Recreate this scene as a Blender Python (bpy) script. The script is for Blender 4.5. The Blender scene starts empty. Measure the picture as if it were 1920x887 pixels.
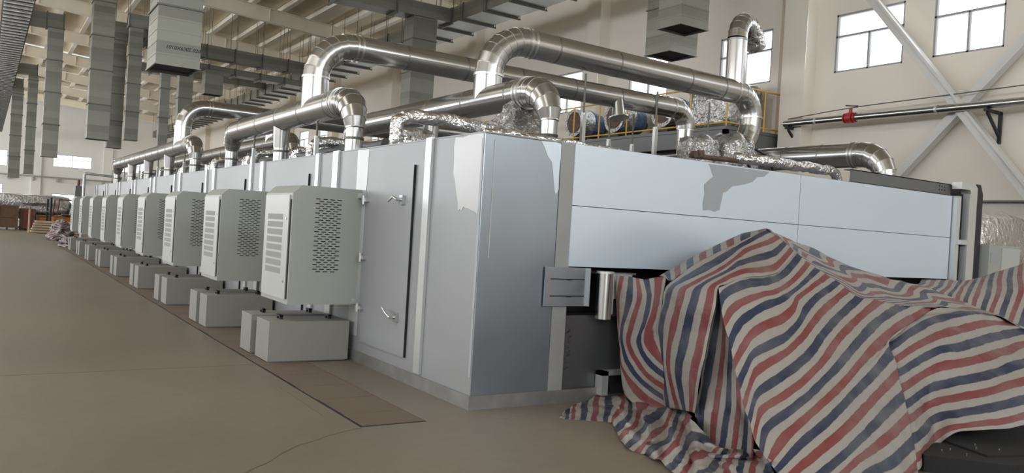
import bpy, bmesh, math, random
from mathutils import Vector, Matrix, noise
random.seed(7)
S = bpy.context.scene
C = S.collection
PI = math.pi

# ------------------------------------------------------------------ camera
cam_data = bpy.data.cameras.new('camera')
cam = bpy.data.objects.new('camera', cam_data)
C.objects.link(cam)
YAW, PITCH, ROLL = 0.5806, -0.005, 0.0593
fwd = Vector((math.sin(YAW)*math.cos(PITCH), math.cos(YAW)*math.cos(PITCH), math.sin(PITCH)))
rgt = Vector((math.cos(YAW), -math.sin(YAW), 0))
upv = rgt.cross(fwd)
r2 = rgt*math.cos(ROLL) + upv*math.sin(ROLL)
u2 = -rgt*math.sin(ROLL) + upv*math.cos(ROLL)
mw = Matrix((r2, u2, -fwd)).transposed().to_4x4()
mw.translation = Vector((-3.805, -6.346, 1.65))
cam.matrix_world = mw
cam_data.sensor_width = 36
cam_data.lens = 1512.55*36/1920
cam_data.clip_end = 300
S.camera = cam

# ------------------------------------------------------------------ light and exposure
S.view_settings.view_transform = 'Standard'
S.view_settings.look = 'None'
S.view_settings.exposure = 0.12
S.view_settings.gamma = 1.0
S.view_settings.use_curve_mapping = False
S.cycles.use_denoising = True
S.cycles.max_bounces = 7
S.cycles.diffuse_bounces = 5
S.cycles.glossy_bounces = 4
S.cycles.caustics_reflective = False
S.cycles.caustics_refractive = False
S.cycles.sample_clamp_indirect = 6.0
world = bpy.data.worlds.new('overcast_sky')
S.world = world
world.use_nodes = True
bg = world.node_tree.nodes['Background']
bg.inputs[0].default_value = (0.86, 0.93, 1.0, 1)
bg.inputs[1].default_value = 2.6


def area(name, loc, rot, sx, sy, power, col):
    d = bpy.data.lights.new(name, 'AREA')
    d.shape = 'RECTANGLE'
    d.size, d.size_y = sx, sy
    d.energy = power
    d.color = col
    o = bpy.data.objects.new(name, d)
    C.objects.link(o)
    o.location = loc
    o.rotation_euler = rot
    return o


# daylight through the wall of windows on the left side, the open gate behind the viewer and the skylights
area('daylight_left_windows', (-23.4, 26, 7.9), (0, math.radians(-90), 0), 3.0, 84, 5700, (0.93, 0.96, 1.0))
area('daylight_gate', (-6.5, -21.4, 2.4), (math.radians(90), 0, 0), 5, 4.2, 25, (0.80, 0.90, 1.0))
area('daylight_near_windows', (0, -21.4, 8.6), (math.radians(80), 0, 0), 30, 2.2, 1700, (0.85, 0.93, 1.0))
area('daylight_right_windows', (13.3, 26, 6.9), (0, math.radians(90), 0), 1.4, 70, 320, (0.93, 0.96, 1.0))
area('daylight_far_left_windows', (-23.3, 66, 5.0), (0, math.radians(-90), 0), 5.0, 34, 2600, (0.95, 0.97, 1.0))
area('daylight_end_windows', (0, 83.2, 5.0), (math.radians(-90), 0, 0), 24, 2.0, 600, (0.93, 0.96, 1.0))
area('daylight_skylights', (-9, 30, 12.2), (0, 0, 0), 3, 90, 2000, (1.0, 0.97, 0.92))


# ------------------------------------------------------------------ materials
def mat(name, col, rough=0.6, metal=0.0, var=0.08, scale=3.0, bump=0.0, bscale=40.0, col2=None, stretch=None, coat=0.0, bdist=0.004):
    m = bpy.data.materials.new(name)
    m.use_nodes = True
    nt = m.node_tree
    p = nt.nodes['Principled BSDF']
    p.inputs['Roughness'].default_value = rough
    p.inputs['Metallic'].default_value = metal
    p.inputs['Coat Weight'].default_value = coat
    tc = nt.nodes.new('ShaderNodeTexCoord')
    mp = nt.nodes.new('ShaderNodeMapping')
    nt.links.new(tc.outputs['Object'], mp.inputs['Vector'])
    if stretch:
        mp.inputs['Scale'].default_value = stretch
    n = nt.nodes.new('ShaderNodeTexNoise')
    n.inputs['Scale'].default_value = scale
    n.inputs['Detail'].default_value = 5
    nt.links.new(mp.outputs[0], n.inputs['Vector'])
    r = nt.nodes.new('ShaderNodeValToRGB')
    nt.links.new(n.outputs[0], r.inputs[0])
    a = [max(0, c*(1-var)) for c in col]
    b = [min(1, c*(1+var)) for c in (col2 or col)]
    r.color_ramp.elements[0].position = 0.2
    r.color_ramp.elements[1].position = 0.8
    r.color_ramp.elements[0].color = (*a, 1)
    r.color_ramp.elements[1].color = (*b, 1)
    nt.links.new(r.outputs[0], p.inputs['Base Color'])
    mr = nt.nodes.new('ShaderNodeMapRange')
    mr.inputs['To Min'].default_value = rough*0.85
    mr.inputs['To Max'].default_value = min(1, rough*1.2)
    nt.links.new(n.outputs[0], mr.inputs['Value'])
    nt.links.new(mr.outputs[0], p.inputs['Roughness'])
    if bump:
        n2 = nt.nodes.new('ShaderNodeTexNoise')
        n2.inputs['Scale'].default_value = bscale
        n2.inputs['Detail'].default_value = 3
        nt.links.new(mp.outputs[0], n2.inputs['Vector'])
        bp = nt.nodes.new('ShaderNodeBump')
        bp.inputs['Strength'].default_value = bump
        bp.inputs['Distance'].default_value = bdist
        nt.links.new(n2.outputs[0], bp.inputs['Height'])
        nt.links.new(bp.outputs[0], p.inputs['Normal'])
    return m


M = {}
M['wall'] = mat('painted_plaster', (0.86, 0.80, 0.715), 0.85, var=0.03, scale=0.6)
M['endwall'] = mat('white_plaster', (0.86, 0.86, 0.84), 0.85, var=0.03, scale=0.6)
M['beam'] = mat('cream_steel', (0.84, 0.77, 0.64), 0.6, var=0.05, scale=2)
M['roof'] = mat('roof_sheet', (0.74, 0.66, 0.52), 0.8, var=0.35, scale=0.9, stretch=(1, 0.25, 1))
M['purlin'] = mat('purlin_steel', (0.86, 0.81, 0.71), 0.5, var=0.05)
M['brace'] = mat('brace_steel', (0.70, 0.69, 0.665), 0.55, var=0.05)
M['galv'] = mat('galvanised_duct', (0.235, 0.235, 0.20), 0.42, 0.6, var=0.08, scale=3, bump=0.1, bscale=5, bdist=0.008)


def banded(m, per=4.25, axis=2, amt=.22):
    nt = m.node_tree
    p = nt.nodes['Principled BSDF']
    src = p.inputs['Base Color'].links[0].from_socket
    tc = nt.nodes.new('ShaderNodeTexCoord')
    sp = nt.nodes.new('ShaderNodeSeparateXYZ')
    nt.links.new(tc.outputs['Object'], sp.inputs[0])
    mu = nt.nodes.new('ShaderNodeMath')
    mu.operation = 'MULTIPLY'
    mu.inputs[1].default_value = per
    nt.links.new(sp.outputs[axis], mu.inputs[0])
    fl = nt.nodes.new('ShaderNodeMath')
    fl.operation = 'FLOOR'
    nt.links.new(mu.outputs[0], fl.inputs[0])
    wn_ = nt.nodes.new('ShaderNodeTexWhiteNoise')
    wn_.noise_dimensions = '1D'
    nt.links.new(fl.outputs[0], wn_.inputs['W'])
    mr = nt.nodes.new('ShaderNodeMapRange')
    mr.inputs['To Min'].default_value = 1-amt
    mr.inputs['To Max'].default_value = 1+amt*.5
    nt.links.new(wn_.outputs['Value'], mr.inputs['Value'])
    vm = nt.nodes.new('ShaderNodeVectorMath')
    vm.operation = 'SCALE'
    nt.links.new(src, vm.inputs[0])
    nt.links.new(mr.outputs[0], vm.inputs['Scale'])
    nt.links.new(vm.outputs[0], p.inputs['Base Color'])


banded(M['galv'])
M['foilduct'] = mat('bright_ribbed_sheet', (0.82, 0.83, 0.84), 0.26, 0.9, var=.06, scale=5, bump=0.5, bscale=4, stretch=(1.6, .5, .6), bdist=.03)
M['seam'] = mat('duct_seam', (0.15, 0.15, 0.135), 0.5, 0.7, var=0.1)
M['pipe'] = mat('spiral_steel', (0.50, 0.50, 0.495), 0.22, 1.0, var=0.06, scale=2, bump=0.05, bscale=4, bdist=0.006)
M['pipeband'] = mat('pipe_band', (0.66, 0.65, 0.63), 0.3, 1.0, var=0.05)
M['ringdark'] = mat('pipe_seam', (0.30, 0.30, 0.29), 0.35, 1.0, var=0.05)
M['darkband'] = mat('dark_clamp', (0.07, 0.07, 0.07), 0.5, 0.5)
M['foil'] = mat('crinkled_foil', (0.78, 0.78, 0.79), 0.2, 1.0, var=0.05, bump=1.0, bscale=11, bdist=0.06)
M['film'] = mat('clear_wrap', (0.46, 0.46, 0.46), 0.18, 0.65, var=0.5, scale=4, bump=1.0, bscale=9, bdist=0.06)
M['panelL'] = mat('satin_wall_panel', (0.335, 0.345, 0.36), 0.44, 0.3, var=0.05, scale=0.8, coat=0.0)
M['panelC'] = mat('bare_zinc_panel', (0.36, 0.41, 0.465), 0.30, 0.85, var=0.07, scale=1.2)
M['lowpanel'] = mat('shaded_zinc_panel', (0.16, 0.165, 0.17), 0.35, 0.7, var=0.1, scale=1.2)  # darker zinc: shade low on the front is put into the colour
M['panelR'] = mat('pale_blue_panel', (0.72, 0.82, 0.93), 0.30, 0.4, var=0.02, scale=0.8)
M['trim'] = mat('zinc_channel', (0.66, 0.675, 0.68), 0.35, 0.6, var=0.08, scale=2)
M['chan'] = mat('grey_film_channel', (0.34, 0.345, 0.34), 0.45, 0.3, var=0.08, scale=2)
M['kick'] = mat('galvanised_plinth', (0.30, 0.30, 0.295), 0.4, 0.6, var=0.18, scale=6)
M['greyfilm'] = mat('film_residue', (0.40, 0.43, 0.455), 0.5, 0.2, var=0.06)
M['whitefilm'] = mat('film_sheet', (0.50, 0.51, 0.52), 0.3, 0.1, var=0.03)
M['cab'] = mat('grey_enamel', (0.39, 0.405, 0.38), 0.42, var=0.02, scale=2)
M['cabdoor'] = mat('light_enamel', (0.50, 0.52, 0.505), 0.35, var=0.02, scale=2)
M['vent'] = mat('perforated_sheet', (0.30, 0.305, 0.295), 0.6, var=0.1, scale=60)
M['dark'] = mat('dark_gap', (0.012, 0.012, 0.014), 0.7)
M['box'] = mat('beige_grey_enamel', (0.27, 0.265, 0.24), 0.5, var=0.03)
M['black'] = mat('black_plastic', (0.012, 0.012, 0.012), 0.4)
M['steel'] = mat('brushed_steel', (0.66, 0.67, 0.68), 0.22, 1.0, var=0.05)
M['plate'] = mat('bright_zinc_plate', (0.60, 0.66, 0.72), 0.25, 0.9, var=0.08)
M['voidblack'] = mat('black_machine_paint', (0.012, 0.012, 0.014), 0.8, var=.3)
M['darksteel'] = mat('dark_painted_steel', (0.022, 0.022, 0.026), 0.55, var=0.2)
M['greysteel'] = mat('grey_painted_steel', (0.16, 0.165, 0.165), 0.5, 0.3, var=0.1)
M['yellow'] = mat('yellow_rail_paint', (0.72, 0.42, 0.06), 0.45)
M['red'] = mat('red_valve_paint', (0.40, 0.03, 0.03), 0.4)
M['blue'] = mat('blue_fan_wrap', (0.10, 0.17, 0.30), 0.2, 0.4, var=0.5, scale=5, bump=0.8, bscale=9, bdist=0.03)
M['rust'] = mat('brown_fan_mouth', (0.12, 0.07, 0.055), 0.6, 0.2, var=0.6, scale=14)
M['wood'] = mat('brown_crate_wood', (0.14, 0.085, 0.055), 0.8, var=0.3, scale=6)
M['orange'] = mat('orange_machine_paint', (0.36, 0.13, 0.035), 0.5, var=0.2)
M['maroon'] = mat('dark_red_paint', (0.17, 0.035, 0.025), 0.5, var=0.2)
M['cardboard'] = mat('tan_board', (0.48, 0.38, 0.27), 0.8, var=0.15)
M['ink'] = mat('marker_ink', (0.02, 0.02, 0.025), 0.6)
M['cable'] = M['black']
M['slab'] = mat('trench_slab', (0.150, 0.112, 0.082), 0.75, var=0.12, scale=5, bump=0.2, bscale=60)
M['frame'] = mat('window_frame', (0.36, 0.36, 0.36), 0.5)
M['ownpost'] = mat('zinc_post', (0.50, 0.51, 0.50), 0.4, 0.7)


def floor_mat():
    m = mat('polished_concrete', (0.178, 0.147, 0.112), 0.48, var=0.14, scale=0.35, col2=(0.208, 0.174, 0.134), bump=0.08, bscale=30)
    nt = m.node_tree
    p = nt.nodes['Principled BSDF']
    tc = nt.nodes.new('ShaderNodeTexCoord')
    n = nt.nodes.new('ShaderNodeTexNoise')
    n.inputs['Scale'].default_value = 9
    n.inputs['Detail'].default_value = 8
    nt.links.new(tc.outputs['Object'], n.inputs['Vector'])
    src = p.inputs['Base Color'].links[0].from_socket
    mx = nt.nodes.new('ShaderNodeMix')
    mx.data_type = 'RGBA'
    mx.blend_type = 'MULTIPLY'
    mx.inputs[0].default_value = 0.5
    rr = nt.nodes.new('ShaderNodeValToRGB')
    rr.color_ramp.elements[0].color = (0.86, 0.86, 0.86, 1)
    rr.color_ramp.elements[0].position = 0.35
    rr.color_ramp.elements[1].color = (1, 1, 1, 1)
    rr.color_ramp.elements[1].position = 0.6
    nt.links.new(n.outputs[0], rr.inputs[0])
    nt.links.new(src, mx.inputs[6])
    nt.links.new(rr.outputs[0], mx.inputs[7])
    nt.links.new(mx.outputs[2], p.inputs['Base Color'])
    return m


M['floor'] = floor_mat()


def glass_mat():
    m = bpy.data.materials.new('window_glass')
    m.use_nodes = True
    nt = m.node_tree
    nt.nodes.clear()
    o = nt.nodes.new('ShaderNodeOutputMaterial')
    t = nt.nodes.new('ShaderNodeBsdfTransparent')
    g = nt.nodes.new('ShaderNodeBsdfGlossy')
    g.inputs['Roughness'].default_value = 0.05
    x = nt.nodes.new('ShaderNodeMixShader')
    x.inputs[0].default_value = 0.06
    nt.links.new(t.outputs[0], x.inputs[1])
    nt.links.new(g.outputs[0], x.inputs[2])
    nt.links.new(x.outputs[0], o.inputs[0])
    return m


M['glass'] = glass_mat()


def skylight_mat():
    m = bpy.data.materials.new('frosted_skylight')
    m.use_nodes = True
    nt = m.node_tree
    nt.nodes.clear()
    o = nt.nodes.new('ShaderNodeOutputMaterial')
    t = nt.nodes.new('ShaderNodeBsdfTransparent')
    t.inputs[0].default_value = (0.8, 0.8, 0.76, 1)
    g = nt.nodes.new('ShaderNodeBsdfDiffuse')
    g.inputs[0].default_value = (0.7, 0.68, 0.6, 1)
    x = nt.nodes.new('ShaderNodeMixShader')
    x.inputs[0].default_value = 0.35
    nt.links.new(t.outputs[0], x.inputs[1])
    nt.links.new(g.outputs[0], x.inputs[2])
    nt.links.new(x.outputs[0], o.inputs[0])
    return m


M['skylight'] = skylight_mat()


def tarp_mat():
    m = bpy.data.materials.new('striped_woven_tarpaulin')
    m.use_nodes = True
    nt = m.node_tree
    p = nt.nodes['Principled BSDF']
    p.inputs['Roughness'].default_value = 0.5
    p.inputs['Specular IOR Level'].default_value = 0.35
    uv = nt.nodes.new('ShaderNodeUVMap')
    uv.uv_map = 'weave'
    tc = nt.nodes.new('ShaderNodeTexCoord')
    nz = nt.nodes.new('ShaderNodeTexNoise')
    nz.inputs['Scale'].default_value = 12
    nt.links.new(tc.outputs['Object'], nz.inputs['Vector'])
    sep = nt.nodes.new('ShaderNodeSeparateXYZ')
    nt.links.new(uv.outputs[0], sep.inputs[0])
    wob = nt.nodes.new('ShaderNodeMath')
    wob.operation = 'MULTIPLY_ADD'
    wob.inputs[1].default_value = 0.25
    nt.links.new(nz.outputs[0], wob.inputs[0])
    nt.links.new(sep.outputs[0], wob.inputs[2])
    sh = nt.nodes.new('ShaderNodeMath')
    sh.operation = 'ADD'
    sh.inputs[1].default_value = -0.125
    nt.links.new(wob.outputs[0], sh.inputs[0])
    dv = nt.nodes.new('ShaderNodeMath')
    dv.operation = 'DIVIDE'
    dv.inputs[1].default_value = 4
    nt.links.new(sh.outputs[0], dv.inputs[0])
    fr = nt.nodes.new('ShaderNodeMath')
    fr.operation = 'FRACT'
    nt.links.new(dv.outputs[0], fr.inputs[0])
    r = nt.nodes.new('ShaderNodeValToRGB')
    e = r.color_ramp.elements
    white = (0.31, 0.288, 0.262, 1)
    blue = (0.026, 0.035, 0.068, 1)
    red = (0.185, 0.048, 0.050, 1)
    e[0].position = 0.0
    e[0].color = blue
    e[1].position = 0.255
    e[1].color = blue
    for pos, c in ((0.275, white), (0.475, white), (0.49, red), (0.735, red), (0.75, white), (0.975, white), (0.99, blue)):
        k = e.new(pos)
        k.color = c
    nt.links.new(fr.outputs[0], r.inputs[0])
    # dust and wear
    n2 = nt.nodes.new('ShaderNodeTexNoise')
    n2.inputs['Scale'].default_value = 3.5
    n2.inputs['Detail'].default_value = 7
    nt.links.new(tc.outputs['Object'], n2.inputs['Vector'])
    rr = nt.nodes.new('ShaderNodeValToRGB')
    rr.color_ramp.elements[0].position = 0.4
    rr.color_ramp.elements[0].color = (0, 0, 0, 1)
    rr.color_ramp.elements[1].position = 0.75
    rr.color_ramp.elements[1].color = (0.35, 0.35, 0.35, 1)
    nt.links.new(n2.outputs[0], rr.inputs[0])
    mx = nt.nodes.new('ShaderNodeMix')
    mx.data_type = 'RGBA'
    mx.inputs[7].default_value = (0.24, 0.225, 0.20, 1)
    nt.links.new(rr.outputs[0], mx.inputs[0])
    nt.links.new(r.outputs[0], mx.inputs[6])
    nt.links.new(mx.outputs[2], p.inputs['Base Color'])
    # crinkles
    n3 = nt.nodes.new('ShaderNodeTexNoise')
    n3.inputs['Scale'].default_value = 9
    n3.inputs['Detail'].default_value = 6
    n3.inputs['Distortion'].default_value = 0.6
    nt.links.new(tc.outputs['Object'], n3.inputs['Vector'])
    bp = nt.nodes.new('ShaderNodeBump')
    bp.inputs['Strength'].default_value = 0.45
    bp.inputs['Distance'].default_value = 0.03
    nt.links.new(n3.outputs[0], bp.inputs['Height'])
    nt.links.new(bp.outputs[0], p.inputs['Normal'])
    return m


M['tarp'] = tarp_mat()


# ------------------------------------------------------------------ helpers
def tag(o, label=None, cat=None, group=None, kind=None):
    if label:
        o['label'] = label
    if cat:
        o['category'] = cat
    if group:
        o['group'] = group
    if kind:
        o['kind'] = kind
    return o


def empty(name, loc=(0, 0, 0), rz=0, label=None, cat=None, group=None):
    o = bpy.data.objects.new(name, None)
    o.empty_display_size = 0.1
    C.objects.link(o)
    o.location = loc
    o.rotation_euler.z = rz
    return tag(o, label, cat, group)


class MB:
    def __init__(s):
        s.bm = bmesh.new()

    def box(s, x0, x1, y0, y1, z0, z1, mtx=None):
        vs = [s.bm.verts.new((x, y, z)) for x in (x0, x1) for y in (y0, y1) for z in (z0, z1)]
        if mtx:
            for v in vs:
                v.co = mtx @ v.co
        for f in ((0, 1, 3, 2), (4, 6, 7, 5), (0, 4, 5, 1), (2, 3, 7, 6), (0, 2, 6, 4), (1, 5, 7, 3)):
            s.bm.faces.new([vs[i] for i in f])
        return s

    def prism(s, pts, axis, a, b):
        """extrude a 2D outline along axis x / y / z from a to b"""
        def mk(p, t):
            return {'x': (t, p[0], p[1]), 'y': (p[0], t, p[1]), 'z': (p[0], p[1], t)}[axis]
        v0 = [s.bm.verts.new(mk(p, a)) for p in pts]
        v1 = [s.bm.verts.new(mk(p, b)) for p in pts]
        n = len(pts)
        s.bm.faces.new(v0)
        s.bm.faces.new(list(reversed(v1)))
        for i in range(n):
            s.bm.faces.new((v0[i], v1[i], v1[(i+1) % n], v0[(i+1) % n]))
        return s

    def bar(s, p, q, w, h=None, up=(0, 0, 1)):
        """rectangular bar from p to q"""
        h = h or w
        p, q = Vector(p), Vector(q)
        d = (q-p)
        L = d.length
        d.normalize()
        upv_ = Vector(up)
        if abs(d.dot(upv_)) > 0.98:
            upv_ = Vector((0, 1, 0))
        a = d.cross(upv_).normalized()
        b = a.cross(d).normalized()
        m = Matrix((a, d, b)).transposed().to_4x4()
        m.translation = p
        return s.box(-w/2, w/2, 0, L, -h/2, h/2, m)

    def tube(s, path, radii, n=28, cap=True, split=False, wob=0.0):
        path = [Vector(p) for p in path]
        if not hasattr(radii, '__len__'):
            radii = [radii]*len(path)
        N = len(path)
        tans = []
        for i in range(N):
            if i == 0:
                t = path[1]-path[0]
            elif i == N-1:
                t = path[-1]-path[-2]
            else:
                t = (path[i]-path[i-1]).normalized()+(path[i+1]-path[i]).normalized()
            tans.append(t.normalized())
        ref = Vector((0, 0, 1)) if abs(tans[0].z) < 0.9 else Vector((0, 1, 0))
        rings = []
        a = tans[0].cross(ref).normalized()
        for i in range(N):
            a = (a - tans[i]*a.dot(tans[i])).normalized()
            b = tans[i].cross(a)
            # mitre stretch
            k = 1.0
            ring = []
            for j in range(n):
                th = 2*PI*j/n
                rr = radii[i]
                if wob:
                    rr *= 1+wob*noise.noise(Vector((i*0.9, math.cos(th)*2, math.sin(th)*2+path[0].x)))
                ring.append(path[i]+(a*math.cos(th)+b*math.sin(th))*rr*k)
            rings.append(ring)
        prev = None
        for i in range(N-1):
            if prev is None or split:
                v0 = [s.bm.verts.new(c) for c in rings[i]]
            else:
                v0 = prev
            v1 = [s.bm.verts.new(c) for c in rings[i+1]]
            for j in range(n):
                f = s.bm.faces.new((v0[j], v0[(j+1) % n], v1[(j+1) % n], v1[j]))
                f.smooth = True
            if cap and i == 0:
                s.bm.faces.new(list(reversed([s.bm.verts.new(v.co) for v in v0])))
            prev = v1
        if cap:
            s.bm.faces.new([s.bm.verts.new(v.co) for v in prev])
        return s

    def build(s, name, m, parent=None, **kw):
        me = bpy.data.meshes.new(name)
        bmesh.ops.recalc_face_normals(s.bm, faces=s.bm.faces)
        s.bm.to_mesh(me)
        s.bm.free()
        me.materials.append(m)
        o = bpy.data.objects.new(name, me)
        C.objects.link(o)
        if parent:
            o.parent = parent
        return tag(o, **kw)


def struct(name, mb, m, parent=None):
    return mb.build(name, m, parent, kind='structure')


def kids(o):
    return [c for c in C.objects if c.parent == o]


def copy_tree(o, loc=None, label=None, parent=None):
    c = o.copy()
    C.objects.link(c)
    c.parent = parent
    if loc is not None:
        c.location = loc
    if label:
        c['label'] = label
    for ch in kids(o):
        copy_tree(ch, parent=c)
    return c


def wall_cells(mb, axis, c0, c1, a0, a1, z0, z1, holes):
    """a solid wall slab with rectangular holes; axis = normal axis"""
    As = sorted({a0, a1, *[h[0] for h in holes], *[h[1] for h in holes]})
    Zs = sorted({z0, z1, *[h[2] for h in holes], *[h[3] for h in holes]})
    for i in range(len(As)-1):
        # merge vertically where possible
        run = None
        for j in range(len(Zs)-1):
            am, zm = (As[i]+As[i+1])/2, (Zs[j]+Zs[j+1])/2
            hole = any(h[0] < am < h[1] and h[2] < zm < h[3] for h in holes)
            if not hole:
                if run is None:
                    run = Zs[j]
                end = Zs[j+1]
            if (hole or j == len(Zs)-2) and run is not None:
                if axis == 'x':
                    mb.box(c0, c1, As[i], As[i+1], run, end)
                else:
                    mb.box(As[i], As[i+1], c0, c1, run, end)
                run = None


# ------------------------------------------------------------------ the hall
XR, XL, YN, YF = 13.7, -24.0, -22.0, 84.0
RIDGE = -5.0


def roof_z(x):
    return 11.2+0.08*(XR-x) if x > RIDGE else 11.2+0.08*(XR-RIDGE)-0.08*(RIDGE-x)


struct('floor', MB().box(XL, XR+.3, YN, YF+.3, -0.2, 0.0), M['floor'])

WR = [(2.2, 3.72, 6.1, 7.55), (4.42, 6.21, 6.08, 7.52), (8.15, 9.99, 6.1, 7.55), (12.1, 13.9, 6.1, 7.55), (16.4, 18.2, 6.1, 7.55),
      (20.3, 22.1, 6.1, 7.55), (24.8, 26.6, 6.1, 7.55), (28.6, 30.4, 6.1, 7.55), (33.2, 35, 6.1, 7.55), (37, 38.8, 6.1, 7.55),
      (41.5, 43.3, 6.1, 7.55), (45.3, 47.1, 6.1, 7.55), (50, 52, 6.1, 7.55), (54, 56, 6.1, 7.55), (59, 61, 6.1, 7.55), (66, 68, 6.1, 7.55), (-1.6, 0.2, 6.1, 7.55), (-6, -4.2, 6.1, 7.55)]
w = MB()
wall_cells(w, 'x', XR, XR+.3, YN, YF, 0, 12.0, WR)
struct('wall_right', w, M['wall'])
WE = [(1.62, 4.98, 5.42, 6.62), (6.9, 10.2, 5.42, 6.62), (-6.2, -2.12, 5.1, 6.62), (-11.5, -8, 5.42, 6.62),
      (1.67, 4.3, 1.5, 2.78), (6.9, 10.2, 1.5, 2.78), (-6.2, -2.4, 2.2, 3.4)]
w = MB()
wall_cells(w, 'y', YF, YF+.3, XL, XR, 0, 13.0, WE)
struct('wall_far', w, M['endwall'])
w = MB()
WLH = [(-19+i*8.3, -19+i*8.3+3.0, 1.2, 2.8) for i in range(12)] + [(-19+i*8.3, -19+i*8.3+6.9, 5.2, 7.4) for i in range(12)]
wall_cells(w, 'x', XL-.3, XL, YN, YF, 0, 11.2, WLH)
struct('wall_left', w, M['wall'])
w = MB()
wall_cells(w, 'y', YN-.3, YN, XL, XR, 0, 13.0, [(-9, -4, 0, 4.5), (-20, -10, 7.4, 9.6), (-5, 10, 7.4, 9.6)])
struct('wall_near', w, M['wall'])

# roof sheets with skylight strips
sky = [(-18, -16.8), (-9.6, -8.4), (-1.3, -.1), (27.0, 28.2), (35.4, 36.6), (43.2, 44.4), (50.3, 51.6), (57.8, 59.2), (67.0, 68.2), (75.5, 77), (80, 81.2)]
rf = MB()
sk = MB()
ys = sorted({YN, YF, *[a for p in sky for a in p]})
for i in range(len(ys)-1):
    ym = (ys[i]+ys[i+1])/2
    isk = any(a < ym < b for a, b in sky)
    for xa, xb in ((XR+.3, RIDGE), (RIDGE, XL-.3)):
        segs = [(xa, xb, rf)]
        if isk and xa > RIDGE:
            segs = [(xa, 5.2, rf), (5.2, xb, sk)]
        elif isk:
            segs = [(xa, -14, sk), (-14, xb, rf)]
        for a, b, t in segs:
            za, zb = roof_z(a), roof_z(b)
            t.prism([(a, za+.05), (b, zb+.05), (b, zb+.2), (a, za+.2)], 'y', ys[i], ys[i+1])
struct('ceiling', rf, M['roof'])
struct('window_1', sk, M['skylight'])

pn = 1
px_ = XR-0.5
while px_ > XL:
    z = roof_z(px_)
    m = MB()
    m.box(px_-.035, px_+.035, YN, YF, z-.24, z+.03)
    m.box(px_-.12, px_+.12, YN, YF, z-.26, z-.24)
    struct('trim_%d' % pn, m, M['purlin'])
    pn += 1
    px_ -= 1.4
for k in range(-3, 10):
    y = 7.1+8.3*k
    m = MB()
    for xa, xb in ((XR, RIDGE), (RIDGE, XL)):
        za, zb = roof_z(xa)-.26, roof_z(xb)-.26
        m.prism([(xa, za-.62), (xb, zb-.62), (xb, zb), (xa, za)], 'y', y-.02, y+.02)
        for o in (0, -.62):
            m.prism([(xa, za+o-.03), (xb, zb+o-.03), (xb, zb+o), (xa, za+o)], 'y', y-.14, y+.14)
    for xs in range(-20, 13, 3):
        zz = roof_z(xs)-.26
        m.box(xs-.012, xs+.012, y-.13, y+.13, zz-.6, zz)
    struct('trim_%d' % pn, m, M['beam'])
    pn += 1
    m = MB()
    m.box(XR-.42, XR, y-.35, y+.35, 0, roof_z(XR)-.3)
    m.box(XR-.12, XR, y+.7, y+.82, 0, roof_z(XR)-.3)
    struct('trim_%d' % pn, m, M['wall'])
    pn += 1
# band under the eaves
struct('trim_%d' % pn, MB().box(XR-.10, XR, YN, YF, 10.35, 11.2), M['beam'])
pn += 1
for x in (.27, 6.4, 12.5, -6.9, -13, -19):
    struct('trim_%d' % pn, MB().box(x-.40, x+.40, YF-.3, YF, 0, roof_z(x)-.3), M['endwall'])
    pn += 1


def window(n, axis, c, a0, a1, z0, z1, style=0):
    f = MB()
    t = .045

    def b(p0, p1, q0, q1, d0=0.02, d1=0.09):
        if axis == 'x':
            f.box(c+d0, c+d1, p0, p1, q0, q1)
        else:
            f.box(p0, p1, c+d0, c+d1, q0, q1)
    b(a0, a1, z0, z0+t)
    b(a0, a1, z1-t, z1)
    b(a0, a0+t, z0, z1)
    b(a1-t, a1, z0, z1)
    zt = z0+(z1-z0)*.62
    b(a0, a1, zt-t/2, zt+t/2)
    am = (a0+a1)/2
    if style == 0:
        b(am-t/2, am+t/2, z0, zt)
    else:
        b(am-t/2, am+t/2, z0, z1)
    o = struct('window_%d' % n, f, M['frame'])
    g = MB()
    if axis == 'x':
        g.box(c+.05, c+.056, a0+t, a1-t, z0+t, z1-t)
    else:
        g.box(a0+t, a1-t, c+.05, c+.056, z0+t, z1-t)
    struct('pane', g, M['glass'], o)


wn = 2
for h in WR:
    window(wn, 'x', XR, *h)
    wn += 1
for h in WE:
    window(wn, 'y', YF, *h, style=1)
    wn += 1

# trench of slabs along the machine, with dark joints
struct('trim_%d' % pn, MB().box(-1.17, -.57, -.26, 33, -.02, .002), M['dark'])
pn += 1
m = MB()
y = -.25
k = 0
while y < 32.5:
    L = 0.62 if k else 0.42
    dx = .006*math.sin(k*2.3)
    m.box(-1.145+dx, -.582, y+.006, y+L-.006, -.02, .006)
    y += L
    k += 1
struct('trim_%d' % pn, m, M['slab'])
pn += 1
cr = MB()
pts = [(-1.17, -.28), (-1.34, -.34), (-1.5, -.42), (-1.66, -.53), (-1.80, -.60), (-1.97, -.76), (-2.13, -.95), (-2.25, -1.04), (-2.4, -1.2), (-2.6, -1.5)]
for i in range(len(pts)-1):
    a, b = Vector((*pts[i], 0.001)), Vector((*pts[i+1], 0.001))
    cr.bar(a, b, .010+.005*math.sin(i*2.1), .003)
for a, b in (((-1.3, 1.5), (-1.32, .2)), ((-7, 2.6), (-1.2, 2.75)), ((-3, 30), (-2.7, 27))):
    cr.bar((*a, 0.0005), (*b, 0.0005), .008, .002)
struct('trim_%d' % pn, cr, mat('floor_crack', (0.16, 0.12, 0.09), 0.9))
pn += 1

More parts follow.
